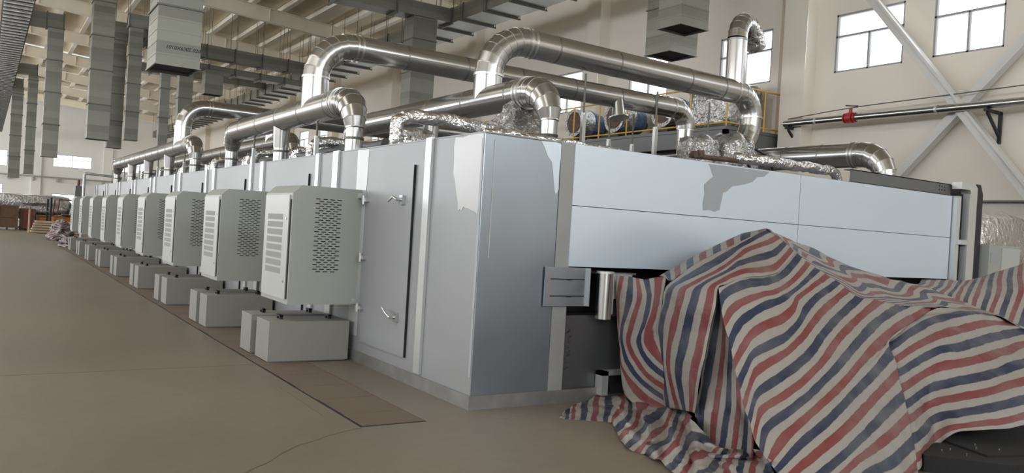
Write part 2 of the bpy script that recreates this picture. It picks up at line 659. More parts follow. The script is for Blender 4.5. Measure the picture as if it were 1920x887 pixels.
# ------------------------------------------------------------------ the long drying machine
PITCH_Y = 3.318
H = 2.55
YE = 31.0
XE = 7.93
oven = empty('drying_oven', (0, 0, 0), label='long panelled white metal drying oven running down the hall', cat='oven')
MB().box(0.02, XE, 0.03, YE, 0.0, H-.01).build('body', M['panelL'], oven) if False else None
body = MB()
body.box(0.0, 8.0, 1.0, YE, 0.10, H)       # main volume behind the front bay
body.box(0.0, 1.03, 0.0, 1.0, 0.10, H)
body.box(1.03, 8.0, 0.6, 1.0, 0.10, H)
body.box(1.03, 8.0, 0.0, 0.6, 1.36, H)
body.build('body', M['panelL'], oven)
MB().box(1.03, 8.0, 0.02, 0.58, 0.10, 0.86).build('lower_panel', M['lowpanel'], oven, label='lower front panel in zinc darkened as shade')
MB().box(1.031, 7.9, 0.3, 0.59, 0.865, 1.355).build('slot_interior', M['dark'], oven, label='black feed slot in the front')
m = MB()
m.box(-.012, 8.0, -.022, -.012, 0.0, .13)
m.box(-.022, -.012, -.022, YE, 0.0, .13)
m.box(-.011, 7.9, -.011, YE-.1, 0.0, .095)
m.build('plinth', M['kick'], oven, label='dull galvanised plinth strip')
MB().box(0.0, .86, -.010, 0.0, .135, H-.01).build('corner_panel', M['panelC'], oven, label='bare zinc corner panel')
m = MB()
m.box(.865, 1.035, -.018, 0, .10, H)
m.build('front_channel', M['chan'], oven)
for i, (xa, xb, za, zb) in enumerate([(1.025, 4.486, 1.955, H+.005), (4.494, XE, 1.955, H+.005), (1.025, 4.486, 1.35, 1.947), (4.494, XE, 1.35, 1.947)]):
    MB().box(xa, xb, -.03, -.001, za, zb).build('front_panel', M['panelR'], oven)
# trims on the long side
for k in range(0, 10):
    for y, wd in ((1.06+3.3*k, .14), (.36+PITCH_Y*k, .20)):
        if y < .6 or y > YE:
            continue
        m = MB()
        m.box(-.028, -.001, y-wd/2, y+wd/2, .15, H+.02)
        m.box(-.034, -.028, y-wd/2, y-wd/2+.02, .15, H+.02)
        m.build('panel_channel', M['trim'], oven)
# top rail
MB().box(-.006, 8.0, -.012, YE, H, H+.012).build('roof_sheet', M['panelL'], oven)
for k in range(9):
    y0 = 1.38+PITCH_Y*k
    d = MB()
    d.box(-.026, -.002, y0, y0+1.19, .26, 2.305)
    dd = d.build('door', M['panelL'], oven)
    g = MB()
    g.box(-.024, -.004, y0-.012, y0-.001, .26, 2.305)
    g.build('door_edge_shade', M['dark'], dd, label='dark strip painted as shade on the door edge')  # black strip paints the shaded thickness of the door edge
    for z in (1.93, .66):
        h = MB()
        h.box(-.06, -.022, y0+.17, y0+.25, z-.05, z+.05)
        h.tube([(-.055, y0+.21, z), (-.115, y0+.21, z)], .016, 12)
        h.tube([(-.11, y0+.20, z), (-.12, y0+.28, z+.03), (-.125, y0+.38, z-.02 if z > 1 else z+.09)], [.016, .013, .011], 12)
        h.build('door_handle', M['steel'], dd, label='chrome lever handle')
    for z in (1.93, 1.25, .66):
        h = MB()
        h.tube([(-.07, y0+1.2, z-.05), (-.07, y0+1.2, z+.05)], .02, 12)
        h.box(-.065, -.002, y0+1.13, y0+1.28, z-.02, z+.02)
        h.build('hinge', M['steel'], dd)


# film residue patches: thin peeling sheets with ragged outline
def patch(pts, y=None, x=None, m=None, name='film_patch'):
    b = MB()
    if y is not None:
        b.prism(pts, 'y', y, y-.002)
    else:
        b.prism(pts, 'x', x, x-.002)
    return b.build(name, m, oven)


def ragged(poly, n=4, amp=.02, seed=0):
    rnd = random.Random(seed)
    out = []
    for i in range(len(poly)):
        a, b = poly[i], poly[(i+1) % len(poly)]
        for j in range(n):
            t = j/n
            out.append((a[0]+(b[0]-a[0])*t+(rnd.uniform(-amp, amp) if j else 0), a[1]+(b[1]-a[1])*t+(rnd.uniform(-amp, amp) if j else 0)))
    return out


patch(ragged([(2.88, 2.54), (3.90, 2.54), (3.62, 2.40), (3.28, 2.32), (3.14, 2.24), (3.10, 2.04), (2.84, 2.02), (2.83, 2.30), (2.97, 2.40)], 3, .02, 3), y=-.031, m=M['greyfilm'])
patch(ragged([(.62, 2.54), (.86, 2.54), (.86, 2.10), (.82, 2.05), (.76, 2.35)], 3, .01, 5), y=-.011, m=M['panelR'])
patch(ragged([(.02, 2.54), (.55, 2.54), (.56, 2.20), (.42, 1.82), (.30, 1.86), (.05, 1.80)], 4, .02, 8), x=-.001, m=M['whitefilm'])
patch(ragged([(0.01, 2.5), (.045, 2.5), (.05, .3), (.012, .3)], 12, .006, 10), x=-.0015, m=M['greyfilm'])
patch(ragged([(2.65, 2.54), (3.0, 2.54), (3.0, .3), (2.72, .3)], 6, .01, 11), x=-.001, m=M['whitefilm'])
patch(ragged([(.10, 2.5), (.112, 2.5), (.11, 1.4), (.098, 1.4)], 6, .003, 12), y=-.011, m=M['whitefilm'])
# handwriting on the lower panel
ink = MB()
rnd = random.Random(4)
zz = .70
for i in range(8):
    cx = 1.12+rnd.uniform(-.01, .01)
    for j in range(5 if i < 1 else 3):
        a = Vector((cx+rnd.uniform(-.022, .022), .018, zz+rnd.uniform(-.016, .016)))
        b = a+Vector((rnd.uniform(-.03, .03), 0, rnd.uniform(-.02, .02)))
        ink.bar(a, b, .005, .002)
    zz -= .05
ink.build('handwriting', M['ink'], oven, label='black marker writing')
# slotted bright plate, roller, small frame
pl = empty('slotted_plate', (1.0, -.03, 1.15), label='shiny square zinc plate with two slots fixed beside the feed slot', cat='plate')
m = MB()
m.box(-.26, .26, -.02, .0, -.19, .19)
m.box(.255, .262, -.06, -.02, -.19, .19)
m.build('plate', M['plate'], pl)
for z in (.075, -.09):
    m = MB()
    m.box(-.20, .22, -.0215, -.0195, z-.006, z+.004)
    m.box(.0, .06, -.023, -.0195, z-.012, z+.004)
    m.build('slot', M['dark'], pl)
ro = empty('guide_roller', (1.43, -.11, .84), label='short upright stainless steel roller at the mouth of the oven', cat='roller')
MB().tube([(0, 0, 0), (0, 0, .455)], .083, 32).build('roller', M['steel'], ro)
MB().tube([(0, 0, .455), (0, 0, .475)], .088, 32).build('roller_cap', M['trim'], ro)
m = MB()
m.box(.07, .36, .0, .10, .20, .45)
m.box(.05, .08, -.05, .11, .05, .47)
m.build('bracket', M['trim'], ro)
MB().box(.08, .34, .02, .08, .02, .19).build('bracket_block', M['darksteel'], ro)
MB().box(.0, .5, .10, .40, .44, .46).build('support_arm', M['greysteel'], ro)
sf = empty('small_channel_frame', (1.68, -.02, .06), label='small grey channel frame low on the oven front', cat='frame')
m = MB()
m.box(-.20, -.12, -.08, .03, 0, .24)
m.box(-.20, .5, -.08, .03, .20, .24)
m.build('frame', M['trim'], sf)
MB().box(-.12, .5, -.02, .03, .0, .20).build('back_plate', M['darksteel'], sf)

# mouth frame at the far right end of the front
fr = empty('end_frame', (7.95, 0, 0), label='zinc and black upright frame at the right end of the oven front', cat='frame')
m = MB()
m.box(.0, .10, -.10, .0, .05, 2.56)
m.build('upright', M['trim'], fr)
m = MB()
m.box(.101, .219, -.06, .04, .05, 2.60)
m.build('dark_gap', M['dark'], fr)
m = MB()
m.box(.22, .42, -.16, -.02, .05, 2.60)
m.prism([(.42, 2.60), (.42, 2.70), (.34, 2.76), (-.02, 2.76), (-.02, 2.66), (.22, 2.66), (.24, 2.60)], 'y', -.16, -.02)
m.build('bent_channel', M['trim'], fr)
m = MB()
m.box(.43, .60, -.15, .6, .05, 2.62)
m.prism([(.43, 2.62), (.60, 2.62), (.52, 2.76), (.43, 2.76)], 'y', -.15, .6)
m.build('side_plate', M['darksteel'], fr)
MB().box(.64, .82, -.05, .5, 1.0, 2.45).build('side_panel', M['trim'], fr)
m = MB()
m.box(.06, .24, -.15, -.1, 1.86, 1.93)
m.build('latch', M['trim'], fr)
bm_ = empty('roof_channel', (5.55, .02, 2.562), label='dark grey steel channel lying along the top front edge', cat='channel')
m = MB()
m.box(0, 2.42, 0, .10, 0, .012)
m.box(0, 2.42, .0, .012, 0, .17)
m.box(0, 2.42, 0, .10, .158, .17)
m.build('channel', M['greysteel'], bm_)
m = MB()
for x in (2.1, 2.17, 2.24):
    for z in (.06, .11):
        m.box(x, x+.025, -.003, .002, z, z+.02)
m.build('bolt_holes', M['dark'], bm_)

# ------------------------------------------------------------------ control cabinets on the side
cabs = [2.718+PITCH_Y*k for k in range(9)]


def make_cabinet():
    """local: x from -0.866 to 0 (wall at x=0), y 0..1.03, z 0.677..2.05"""
    o = empty('control_cabinet', (0, 0, 0))
    z0, z1 = .677, 2.05
    m = MB()
    m.prism([(-.866, z0), (-.03, z0), (-.03, z1), (-.765, z1), (-.866, 1.955)], 'y', 0, 1.03)
    m.build('body', M['cab'], o)
    d = MB().box(-.884, -.866, .07, .99, z0+.05, 1.93).build('door', M['cabdoor'], o)
    g = MB().box(-.876, -.865, .035, .062, z0+.06, 1.88)
    g.build('door_gap', M['dark'], d, label='dark slit beside the door')
    v = MB()
    for i in range(8):
        zc = 1.675-i*.0905
        v.box(-.8855, -.8835, .27, .86, zc-.033, zc+.033)
    v.build('vent_panel', M['vent'], d, label='eight perforated grey vents')
    m = MB()
    for z in (1.66, .93):
        m.tube([(-.884, .14, z), (-.893, .14, z)], .014, 12)
    m.build('lock', M['steel'], d)
    s = MB()
    x0, x1 = -.60, -.275
    pitch = (x1-x0)/3.75
    for i in range(32):
        z = 1.905-i*.0272
        n = 4 if i % 2 == 0 else 3
        xs = x0 + (0 if n == 4 else pitch/2)
        for j in range(n):
            a = xs+j*pitch
            s.prism([(a, z), (a+.008, z-.0055), (a+pitch*.72-.008, z-.0055), (a+pitch*.72, z), (a+pitch*.72-.008, z+.0055), (a+.008, z+.0055)], 'y', -.0012, .002)
    s.build('vent_slots', M['dark'], o, label='rows of black slots')
    b = MB()
    for z in (1.98, .72):
        b.box(-.09, .0, -.05, -.001, z-.03, z+.03)
    b.box(-.03, -.0, -.015, .0, z0, z1)
    b.build('mounting_flange', M['trim'], o)
    return o


cab = make_cabinet()
ords = ['nearest of the nine along the oven', 'second in the row from the near end', 'third in the row from the near end', 'fourth in the row from the near end',
        'fifth in the row from the near end', 'sixth in the row from the near end', 'third from the far end of the row', 'second from the far end of the row', 'last and smallest at the far end of the row']
for i, y in enumerate(cabs):
    c = cab if i == 0 else copy_tree(cab)
    c.location = (0, y, 0)
    tag(c, 'grey wall cabinet with slotted side, '+ords[i], 'cabinet', 'control cabinets along the oven side')

# transformer boxes on the floor under the cabinets
near_y = [2.78, 5.84, 8.90, 12.05, 15.34, 18.63, 21.61, 24.51, 27.8]
gaps = [(.50, .19, .44), (.44, .17, .47), (.5, .19, .45), (.5, .12, .45), (.5, .14, .45), (.48, .15, .4), (.45, .13, .4), (.45, .12, .4), (.4, .12, .4)]


def make_box(w, L=.96):
    o = empty('ballast_box', (0, 0, 0))
    m = MB()
    m.box(-L, 0, 0, w, .012, .47)
    m.box(-L+.02, -.02, .02, w-.02, 0, .012)
    m.build('housing', M['box'], o)
    for x in (-L+.20, -.17):
        h = MB()
        h.box(x-.02, x+.02, w*.42, w*.42+.03, .47, .515)
        h.box(x-.02, x+.02, w*.42+.09, w*.42+.12, .47, .515)
        h.box(x-.022, x+.022, w*.42, w*.42+.12, .50, .52)
        h.build('handle', M['black'], o, label='black plastic handle')
    return o


place = ['nearest to the viewer', 'second from the viewer', 'third from the viewer', 'fourth from the viewer', 'fifth from the viewer', 'sixth from the viewer', 'seventh from the viewer', 'eighth from the viewer', 'at the far end of the row']
for i, y in enumerate(near_y):
    a, g, b = gaps[i]
    o1 = make_box(a)
    o1.location = (-.075, y, .006)
    tag(o1, 'beige floor box, front one of the pair '+place[i], 'box', 'floor boxes below the cabinets')
    o2 = make_box(b)
    o2.location = (-.085, y+a+g, .006)
    tag(o2, 'beige floor box, rear one of the pair '+place[i], 'box', 'floor boxes below the cabinets')

# ------------------------------------------------------------------ round ductwork on the oven roof


def arc(c, r, a0, a1, ax, ay, n=7):
    """points of an arc in the plane spanned by unit vectors ax, ay"""
    ax, ay = Vector(ax), Vector(ay)
    return [Vector(c)+ax*(r*math.cos(a0+(a1-a0)*i/n))+ay*(r*math.sin(a0+(a1-a0)*i/n)) for i in range(n+1)]


def elbow(parent, pts, radii, m=None, name='elbow'):
    b = MB()
    b.tube(pts, radii, 32, cap=False, split=True)
    if not hasattr(radii, '__len__'):
        radii = [radii]*len(pts)
    for i in range(len(pts)):
        if i == 0:
            t = pts[1]-pts[0]
        elif i == len(pts)-1:
            t = pts[-1]-pts[-2]
        else:
            t = pts[i+1]-pts[i-1]
        t = t.normalized()*.009
        b.tube([pts[i]-t, pts[i]+t], radii[i]+.004, 32, cap=True)
    return b.build(name, m or M['pipe'], parent)


def pipe(parent, a, b, r, name='pipe', rings=(), r1=None, m=None, bandm=None):
    a, b = Vector(a), Vector(b)
    o = MB().tube([a, b], [r, r1 or r], 36).build(name, m or M['pipe'], parent)
    d = (b-a).normalized()
    for t in rings:
        c = a+(b-a)*t
        MB().tube([c-d*.012, c+d*.012], (r if not r1 else r+(r1-r)*t)+.005, 36).build('seam_ring', bandm or M['ringdark'], o)
    return o


def clamp(parent, p, d, r, m=None):
    p, d = Vector(p), Vector(d).normalized()
    MB().tube([p-d*.016, p+d*.016], r+.014, 32).build('clamp_ring', m or M['pipeband'], parent)


def header_system(X, Ys, Z, Rh, Rd, riser_y, Zc, x_end, label, near_seams=(.12, .5, .8), sys='a'):
    """header along y at x=X, drops at Ys (first = nearest), riser at riser_y feeding a cross pipe at height Zc to x_end"""
    root = empty('exhaust_duct', (X, Ys[0], H+.012), label=label, cat='duct')
    L = Ys[-1]-Ys[0]
    off = Vector((X, Ys[0], H))
    ZZ = Z-H
    re = .40
    # near elbow: header -> down to the nearest drop
    pts = arc((0, re, ZZ-re), re, PI/2, PI, (0, 1, 0), (0, 0, 1), 5)
    elbow(root, pts, [Rh, Rh, Rh*.98, Rh*.90, Rh*.78, Rd*1.08])
    pipe(root, (0, 0, ZZ-re), (0, 0, 0), Rd, 'drop_pipe', rings=())
    clamp(root, (0, 0, (ZZ-re)*.62), (0, 0, 1), Rd, M['darkband'] if sys == 'b' else M['seam'])
    n = max(2, int(L/1.1))
    pipe(root, (0, re, ZZ), (0, L-re*.9, ZZ), Rh, 'header_pipe', rings=[(i+.35)/n for i in range(n)])
    clamp(root, (0, re+.10, ZZ), (0, 1, 0), Rh)
    clamp(root, (0, re+.18, ZZ), (0, 1, 0), Rh)
    # far elbow
    pts = arc((0, L-re*.9, ZZ-re*.9), re*.9, PI/2, 0, (0, 1, 0), (0, 0, 1), 4)
    elbow(root, pts, [Rh, Rh, Rh*.95, Rh*.85, Rd*1.08])
    pipe(root, (0, L, ZZ-re*.9), (0, L, 0), Rd, 'drop_pipe')
    clamp(root, (0, L, (ZZ-re)*.62), (0, 0, 1), Rd, M['seam'])
    for y in Ys[1:-1]:
        pipe(root, (0, y-Ys[0], ZZ-Rh*.55), (0, y-Ys[0], (ZZ-re)*.75), Rd*1.2, 'branch_cone', r1=Rd*1.04)
        pipe(root, (0, y-Ys[0], (ZZ-re)*.75), (0, y-Ys[0], 0), Rd, 'drop_pipe')
        clamp(root, (0, y-Ys[0], (ZZ-re)*.6), (0, 0, 1), Rd, M['seam'])
    # riser
    ry = riser_y-Ys[0]
    R = Rh*1.0
    rc = .56
    zc = Zc-H
    pipe(root, (0, ry, ZZ), (0, ry, zc-rc), R, 'riser_pipe')
    clamp(root, (0, ry, zc-rc), (0, 0, 1), R)
    pts = arc((rc, ry, zc-rc), rc, PI, PI/2, (1, 0, 0), (0, 0, 1), 7)
    elbow(root, pts, R)
    clamp(root, (rc+.04, ry, zc), (1, 0, 0), R)
    clamp(root, (rc+.12, ry, zc), (1, 0, 0), R)
    return root, rc, zc, ry, R


# system over the left row, near unit
r1, rc, zc, ry, R = header_system(.36, [4.06, 7.31, 10.58], 3.33, .20, .118, 5.75, 4.39, 8, 'shiny round duct over the near left oven edge, crossing behind to the far side')
pipe(r1, (rc, ry, zc), (7.55, ry, zc-.02), .20, 'cross_pipe', rings=(.13, .29, .45, .62, .78, .90))
pts = arc((7.55, ry, zc-.02-.36), .36, PI/2, 0, (1, 0, 0), (0, 0, 1), 6)
elbow(r1, pts, .195)
pipe(r1, (7.91, ry, zc-.38), (7.91, ry, 3.2-H), .165, 'drop_pipe')
clamp(r1, (7.91, ry, zc-.42), (0, 0, 1), .165)
clamp(r1, (7.45, ry, zc-.02), (1, 0, 0), .2)
# hanging funnel below the cross pipe
m = MB()
m.tube([(5.95, ry-.1, zc-.05), (5.95, ry-.16, zc-.42)], [.10, .13], 28)
m.tube([(5.95, ry-.16, zc-.42), (5.95, ry-.165, zc-.44)], [.20, .20], 28)
m.build('inlet_cone', M['pipe'], r1)
m = MB()
m.tube([(5.7, ry-.16, zc-.30), (5.7, ry-.16, zc-.30)], .05, 8) if False else None

# system over the left row, far unit
r3, rc3, zc3, ry3, R3 = header_system(.36, [13.95, 17.2, 20.5, 23.8, 27.4], 3.33, .20, .118, 15.66, 4.39, 8, 'shiny round duct over the far left oven edge with five drops')
pipe(r3, (rc3, ry3, zc3), (7.5, ry3, zc3-.02), .20, 'cross_pipe', rings=(.2, .4, .6, .8))
elbow(r3, arc((7.5, ry3, zc3-.38), .36, PI/2, 0, (1, 0, 0), (0, 0, 1), 6), .195)
pipe(r3, (7.86, ry3, zc3-.38), (7.86, ry3, 3.2-H), .165, 'drop_pipe')

# system over the right row, near unit
r2_, rc, zc, ry, R = header_system(2.0, [1.82, 5.0, 8.3], 3.45, .20, .108, 3.35, 4.37, 8, 'shiny round duct rising over the oven corner and running right to a tall bend', sys='b')
pipe(r2_, (rc, ry, zc), (5.05, ry, zc-.06), .20, 'cross_pipe', rings=(.12, .38, .72, .9))
elbow(r2_, arc((5.05, ry, zc-.46), .40, PI/2, 0, (1, 0, 0), (0, 0, 1), 7), .19)
pts = arc((4.87, ry, zc-.52), .58, .05, -PI*.36, (1, 0, 0), (0, 0, 1), 5)
elbow(r2_, pts, .185)
e = pts[-1]
pipe(r2_, e, e+Vector((-.42, 0, -.22)), .18, 'outlet_pipe')
clamp(r2_, (5.45, ry, zc-.46), (0, 0, 1), .19)
clamp(r2_, (4.95, ry, zc-.06), (1, 0, 0), .2)
# tall branch with wrapped end
pipe(r2_, (4.99, ry, zc-.1), (4.99, ry, zc+.85), .17, 'branch_riser', rings=(.98,))
pts = arc((4.99+.36*.93, ry+.36*.36, zc+.86), .36, PI, PI*.40, (.93, .36, 0), (0, 0, 1), 6)
elbow(r2_, pts, .168)
b = MB()
q0 = pts[-1]
dv = (pts[-1]-pts[-2]).normalized()
pp = []
rr = []
for i in range(15):
    t = i/14
    pp.append(q0+dv*(.5*t)+Vector((0, 0, -.20*t*t)))
    rr.append(.168+(.010 if i % 2 else -.006)+.02*t)
b.tube(pp, rr, 28)
b.build('flexible_end', M['foil'], r2_, label='crumpled foil flexible hose end')

# system over the right row, far unit
r4, rc4, zc4, ry4, R4 = header_system(2.0, [11.77, 15.1, 18.4, 21.7, 25.0], 3.45, .20, .108, 13.3, 4.3, 8, 'shiny round duct over the middle of the far oven roof')
pipe(r4, (rc4, ry4, zc4), (6.6, ry4, zc4-.02), .19, 'cross_pipe', rings=(.2, .4, .6, .8))
elbow(r4, arc((6.6, ry4, zc4-.38), .36, PI/2, 0, (1, 0, 0), (0, 0, 1), 6), .185)
pipe(r4, (6.96, ry4, zc4-.38), (6.96, ry4, 0), .165, 'drop_pipe')

# header along the far edge of the roof
h4 = empty('exhaust_duct', (7.78, .93, H), label='shiny round duct along the right oven edge with a bend down at its near end', cat='duct')
elbow(h4, arc((0, .42, .66-.42), .42, PI/2, PI, (0, 1, 0), (0, 0, 1), 5), [.20, .20, .195, .18, .165, .15])
pipe(h4, (0, 0, .24), (0, 0, 0), .148, 'drop_pipe')
clamp(h4, (0, 0, .2), (0, 0, 1), .15, M['seam'])
pipe(h4, (0, .42, .66), (0, 24, .66), .20, 'header_pipe', rings=[.004, .03]+[.08*i+.06 for i in range(11)])
clamp(h4, (0, .50, .66), (0, 1, 0), .2)
clamp(h4, (0, .56, .66), (0, 1, 0), .2)


# posts carrying the ducts
posts = [(.36, 5.55, 3.14), (.36, 8.95, 3.14), (.36, 15.2, 3.14), (.36, 18.9, 3.14), (.36, 22.2, 3.14), (.36, 25.6, 3.14), (4.72, 3.35, 4.08), (3.72, 3.35, 4.12), (5.2, 3.35, 4.06), (6.40, 3.35, 4.05), (6.79, 5.7, 4.12)]
posts[6] = (6.15, 5.65, 4.15)
names_p = ['holding the near header duct, nearest one', 'holding the near header duct, second one', 'under the far header duct, first one', 'under the far header duct, second one', 'under the far header duct, third one', 'under the far header duct, last one',
           'rising behind the front edge near the hanging funnel', 'under the left half of the front cross duct', 'under the middle of the front cross duct', 'at the foil wrapped fan under the front cross duct', 'under the rear cross duct, right one']
for i, (x, y, z) in enumerate(posts):
    o = empty('support_post', (x, y, H), label='thin galvanised square post '+names_p[i], cat='post', group='duct support posts on the oven roof')
    h = z-H
    MB().box(-.03, .03, -.03, .03, 0.012, h*.62).build('outer_tube', M['ownpost'], o)
    MB().tube([(0, 0, h*.6), (0, 0, h)], .016, 12).build('inner_rod', M['seam'], o)
    MB().box(-.07, .07, -.07, .07, 0.012, .022).build('base_plate', M['ownpost'], o)
    MB().tube([(0, 0, h*.6), (0, 0, h*.6+.03)], .04, 12).build('collar', M['ownpost'], o)


def foil_pipe(name, pts, r, label, cat='pipe', m=None, group=None, wob=.25, n=24):
    # resample and crinkle
    P = []
    for i in range(len(pts)-1):
        a, b = Vector(pts[i]), Vector(pts[i+1])
        k = max(2, int((b-a).length/.07))
        for j in range(k):
            P.append(a+(b-a)*j/k)
    P.append(Vector(pts[-1]))
    Q = []
    for i, p in enumerate(P):
        if 0 < i < len(P)-1:
            p = (P[i-1]+p*2+P[i+1])/4
        Q.append(p+Vector((noise.noise(p*3), noise.noise(p*3+Vector((9, 0, 0))), noise.noise(p*3+Vector((0, 7, 0)))))*.02)
    o = MB().tube(Q, r, n, wob=wob).build(name, m or M['foil'])
    return tag(o, label, cat, group)


G1 = 'foil wrapped pipes on the oven roof'
foil_pipe('insulated_pipe', [(.42, 2.85, 2.57), (.42, 2.85, 2.95), (.55, 2.85, 3.03), (1.1, 2.8, 3.05), (1.6, 2.75, 2.98), (2.6, 2.6, 2.9)], .085, 'foil wrapped pipe rising by the left edge and running right over the near roof', group=G1)
foil_pipe('insulated_pipe', [(.55, .95, 2.68), (.9, .9, 2.70), (1.2, .92, 2.68), (1.65, .8, 2.66), (2.3, .8, 2.64)], .055, 'thin foil wrapped pipe lying along the roof corner', group=G1)
foil_pipe('insulated_pipe', [(5.3, 1.75, 2.93), (5.9, 1.5, 2.92), (6.6, 1.5, 2.90), (7.25, 1.5, 2.91), (7.40, 1.5, 2.82), (7.42, 1.5, 2.60)], .075, 'foil wrapped pipe running right from the wrapped fan above the pale front', group=G1)
foil_pipe('insulated_pipe', [(.50, 6.2, 2.57), (.50, 6.2, 2.85), (.7, 6.2, 2.93), (1.9, 6.2, 2.93)], .08, 'foil wrapped pipe bent over the left edge beside the nearest post', group=G1)
foil_pipe('insulated_pipe', [(.50, 9.4, 2.57), (.50, 9.4, 2.85), (.7, 9.4, 2.93), (1.9, 9.4, 2.93)], .08, 'foil wrapped pipe bent over the left edge beside the second post', group=G1)
for i, y in enumerate((12.7, 16.0, 19.4, 22.6)):
    foil_pipe('insulated_pipe', [(.50, y, 2.57), (.50, y, 2.85), (.7, y, 2.93), (1.9, y, 2.93)], .08, 'small distant foil wrapped pipe on the oven roof, %s of the four far ones' % ('nearest', 'second', 'third', 'last')[i], group=G1)
foil_pipe('insulated_pipe', [(.9, 4.2, 2.80), (.9, 30, 2.80)], .07, 'dark insulated pipe lying lengthwise on the oven roof behind the posts', m=M['greysteel'], wob=.1)
# rough lagging boxes (small vertical foil boxes standing on the roof)
LB = ['behind the nearest foil bend', 'behind the near left drop', 'behind the second left drop', 'behind the third left drop', 'behind the far drops, first', 'behind the far drops, second', 'behind the far drops, third']


def crumple_box(name, c, s, m, label, cat, amp=.06, div=5, seed=0, extra=None):
    """a soft lumpy wrapped block standing on its base"""
    bm = bmesh.new()
    bmesh.ops.create_cube(bm, size=1)
    bmesh.ops.subdivide_edges(bm, edges=bm.edges[:], cuts=div, use_grid_fill=True)
    for v in bm.verts:
        p = v.co.copy()
        q = p.copy()
        if q.length > .55:
            q *= 1-.16*(q.length-.55)/.31
        q = Vector((q.x*s[0], q.y*s[1], (q.z+.5)*s[2]))
        if extra:
            q = extra(q, p)
        q += Vector((noise.noise(p*4+Vector((seed, 0, 0))), noise.noise(p*4+Vector((0, seed, 5))), noise.noise(p*5+Vector((3, 0, seed))) if p.z > -.49 else 0))*amp
        v.co = q+Vector(c)
    for f in bm.faces:
        f.smooth = True
    me = bpy.data.meshes.new(name)
    bm.to_mesh(me)
    bm.free()
    me.materials.append(m)
    o = bpy.data.objects.new(name, me)
    C.objects.link(o)
    return tag(o, label, cat)


for i, (x, y) in enumerate([(1.0, 3.6), (1.05, 7.0), (1.05, 8.1), (1.05, 11.3), (1.05, 14.8), (1.05, 18.2), (1.05, 21.6)]):
    o = crumple_box('lagged_box', (x, y, H+.012), (.5, .45, .40), M['foil'], 'silver foil lagged box on the oven roof '+LB[i], 'box', seed=i*3)
    o['group'] = 'foil lagged boxes on the oven roof'
# film wrapped motors
o = crumple_box('wrapped_motor', (2.0, 2.55, H+.012), (.85, .8, .80), M['film'], 'clear film wrapped motor under the riser at the oven corner', 'motor', amp=.10, seed=11,
                extra=lambda q, p: Vector((q.x*(1.15-.75*(p.z+.5)), q.y*(1.15-.75*(p.z+.5)), q.z)))
fan = empty('wrapped_fan', (5.78, 2.3, H+.012), label='large foil and film wrapped fan with black hoses above the pale front', cat='fan')
b1 = crumple_box('wrapped_housing', (0.1, .1, 0), (.86, .7, .78), M['film'], None, None, amp=.11, seed=21, extra=lambda q, p: Vector((q.x*(1.1-.5*(p.z+.5)), q.y, q.z)))
b1.parent = fan
b2 = crumple_box('wrapped_elbow', (-.55, .1, 0), (.5, .5, .70), M['film'], None, None, amp=.08, seed=31)
b2.parent = fan
MB().tube([(-.05, -.40, .36), (-.02, -.42, .3), (.1, -.46, .12), (.16, -.47, .0)], .022, 10).build('hose', M['black'], fan, label='black rubber hose')
MB().tube([(.2, -.33, .58), (.36, -.42, .50), (.46, -.47, .30), (.48, -.47, .0)], .02, 10).build('hose', M['black'], fan, label='black rubber hose')
# gas train stand left of the fan
g = empty('valve_stand', (4.35, 1.6, H+.012), label='small light steel stand with brownish valve on the oven roof', cat='stand')
m = MB()
m.box(0, .85, 0, .04, .18, .22)
m.box(.72, .80, 0, .05, 0, .22)
m.box(0, .05, 0, .05, 0, .22)
m.build('stand', M['brace'], g)
m = MB()
m.tube([(.0, .1, .30), (.95, .1, .32)], .035, 14)
m.tube([(.2, .1, .30), (.2, .1, .40)], .05, 14)
m.build('pipe', M['rust'], g)
MB().tube([(.04, .04, .32), (.04, .10, .32)], .05, 16).build('valve', M['rust'], g, label='brown valve wheel')

# ------------------------------------------------------------------ fan platform along the right wall
pf = empty('fan_platform', (11.5, 7.6, 0), label='grey raised steel platform with yellow handrails along the right wall', cat='platform')
PZ = 4.62
m = MB()
m.box(0, 2.18, 0, 26, PZ-.08, PZ)
m.build('deck', M['greysteel'], pf)
m = MB()
m.box(0, .12, 0, 26, PZ-.50, PZ-.09)
m.box(0, 2.18, 0, .12, PZ-.50, PZ-.09)
m.box(0.5, 2.1, .6, 26, PZ-1.1, PZ-.35)
m.build('edge_beam', M['greysteel'], pf)
for i in range(6):
    MB().box(.02, .2, .05+5*i, .23+5*i, 0, PZ-.5).build('leg', M['greysteel'], pf)
for z, nm in ((PZ+.10, 'lower_rail'), (PZ+1.05, 'top_rail')):
    MB().tube([(.05, 0.05, z), (.05, 26, z)], .022, 10).build(nm, M['yellow'], pf)
    MB().tube([(.05, .05, z), (2.15, .05, z)], .022, 10).build(nm, M['yellow'], pf)
for i in range(18):
    MB().tube([(.05, .05+1.25*i, PZ), (.05, .05+1.25*i, PZ+1.05)], .022, 10).build('rail_post', M['yellow'], pf)
for x in (.75, 1.45, 2.12):
    MB().tube([(x, .05, PZ), (x, .05, PZ+1.05)], .022, 10).build('rail_post', M['yellow'], pf)
FL = ['nearest the wrapped crate', 'second from the near end', 'third from the near end', 'farthest, left of the corner pipe']
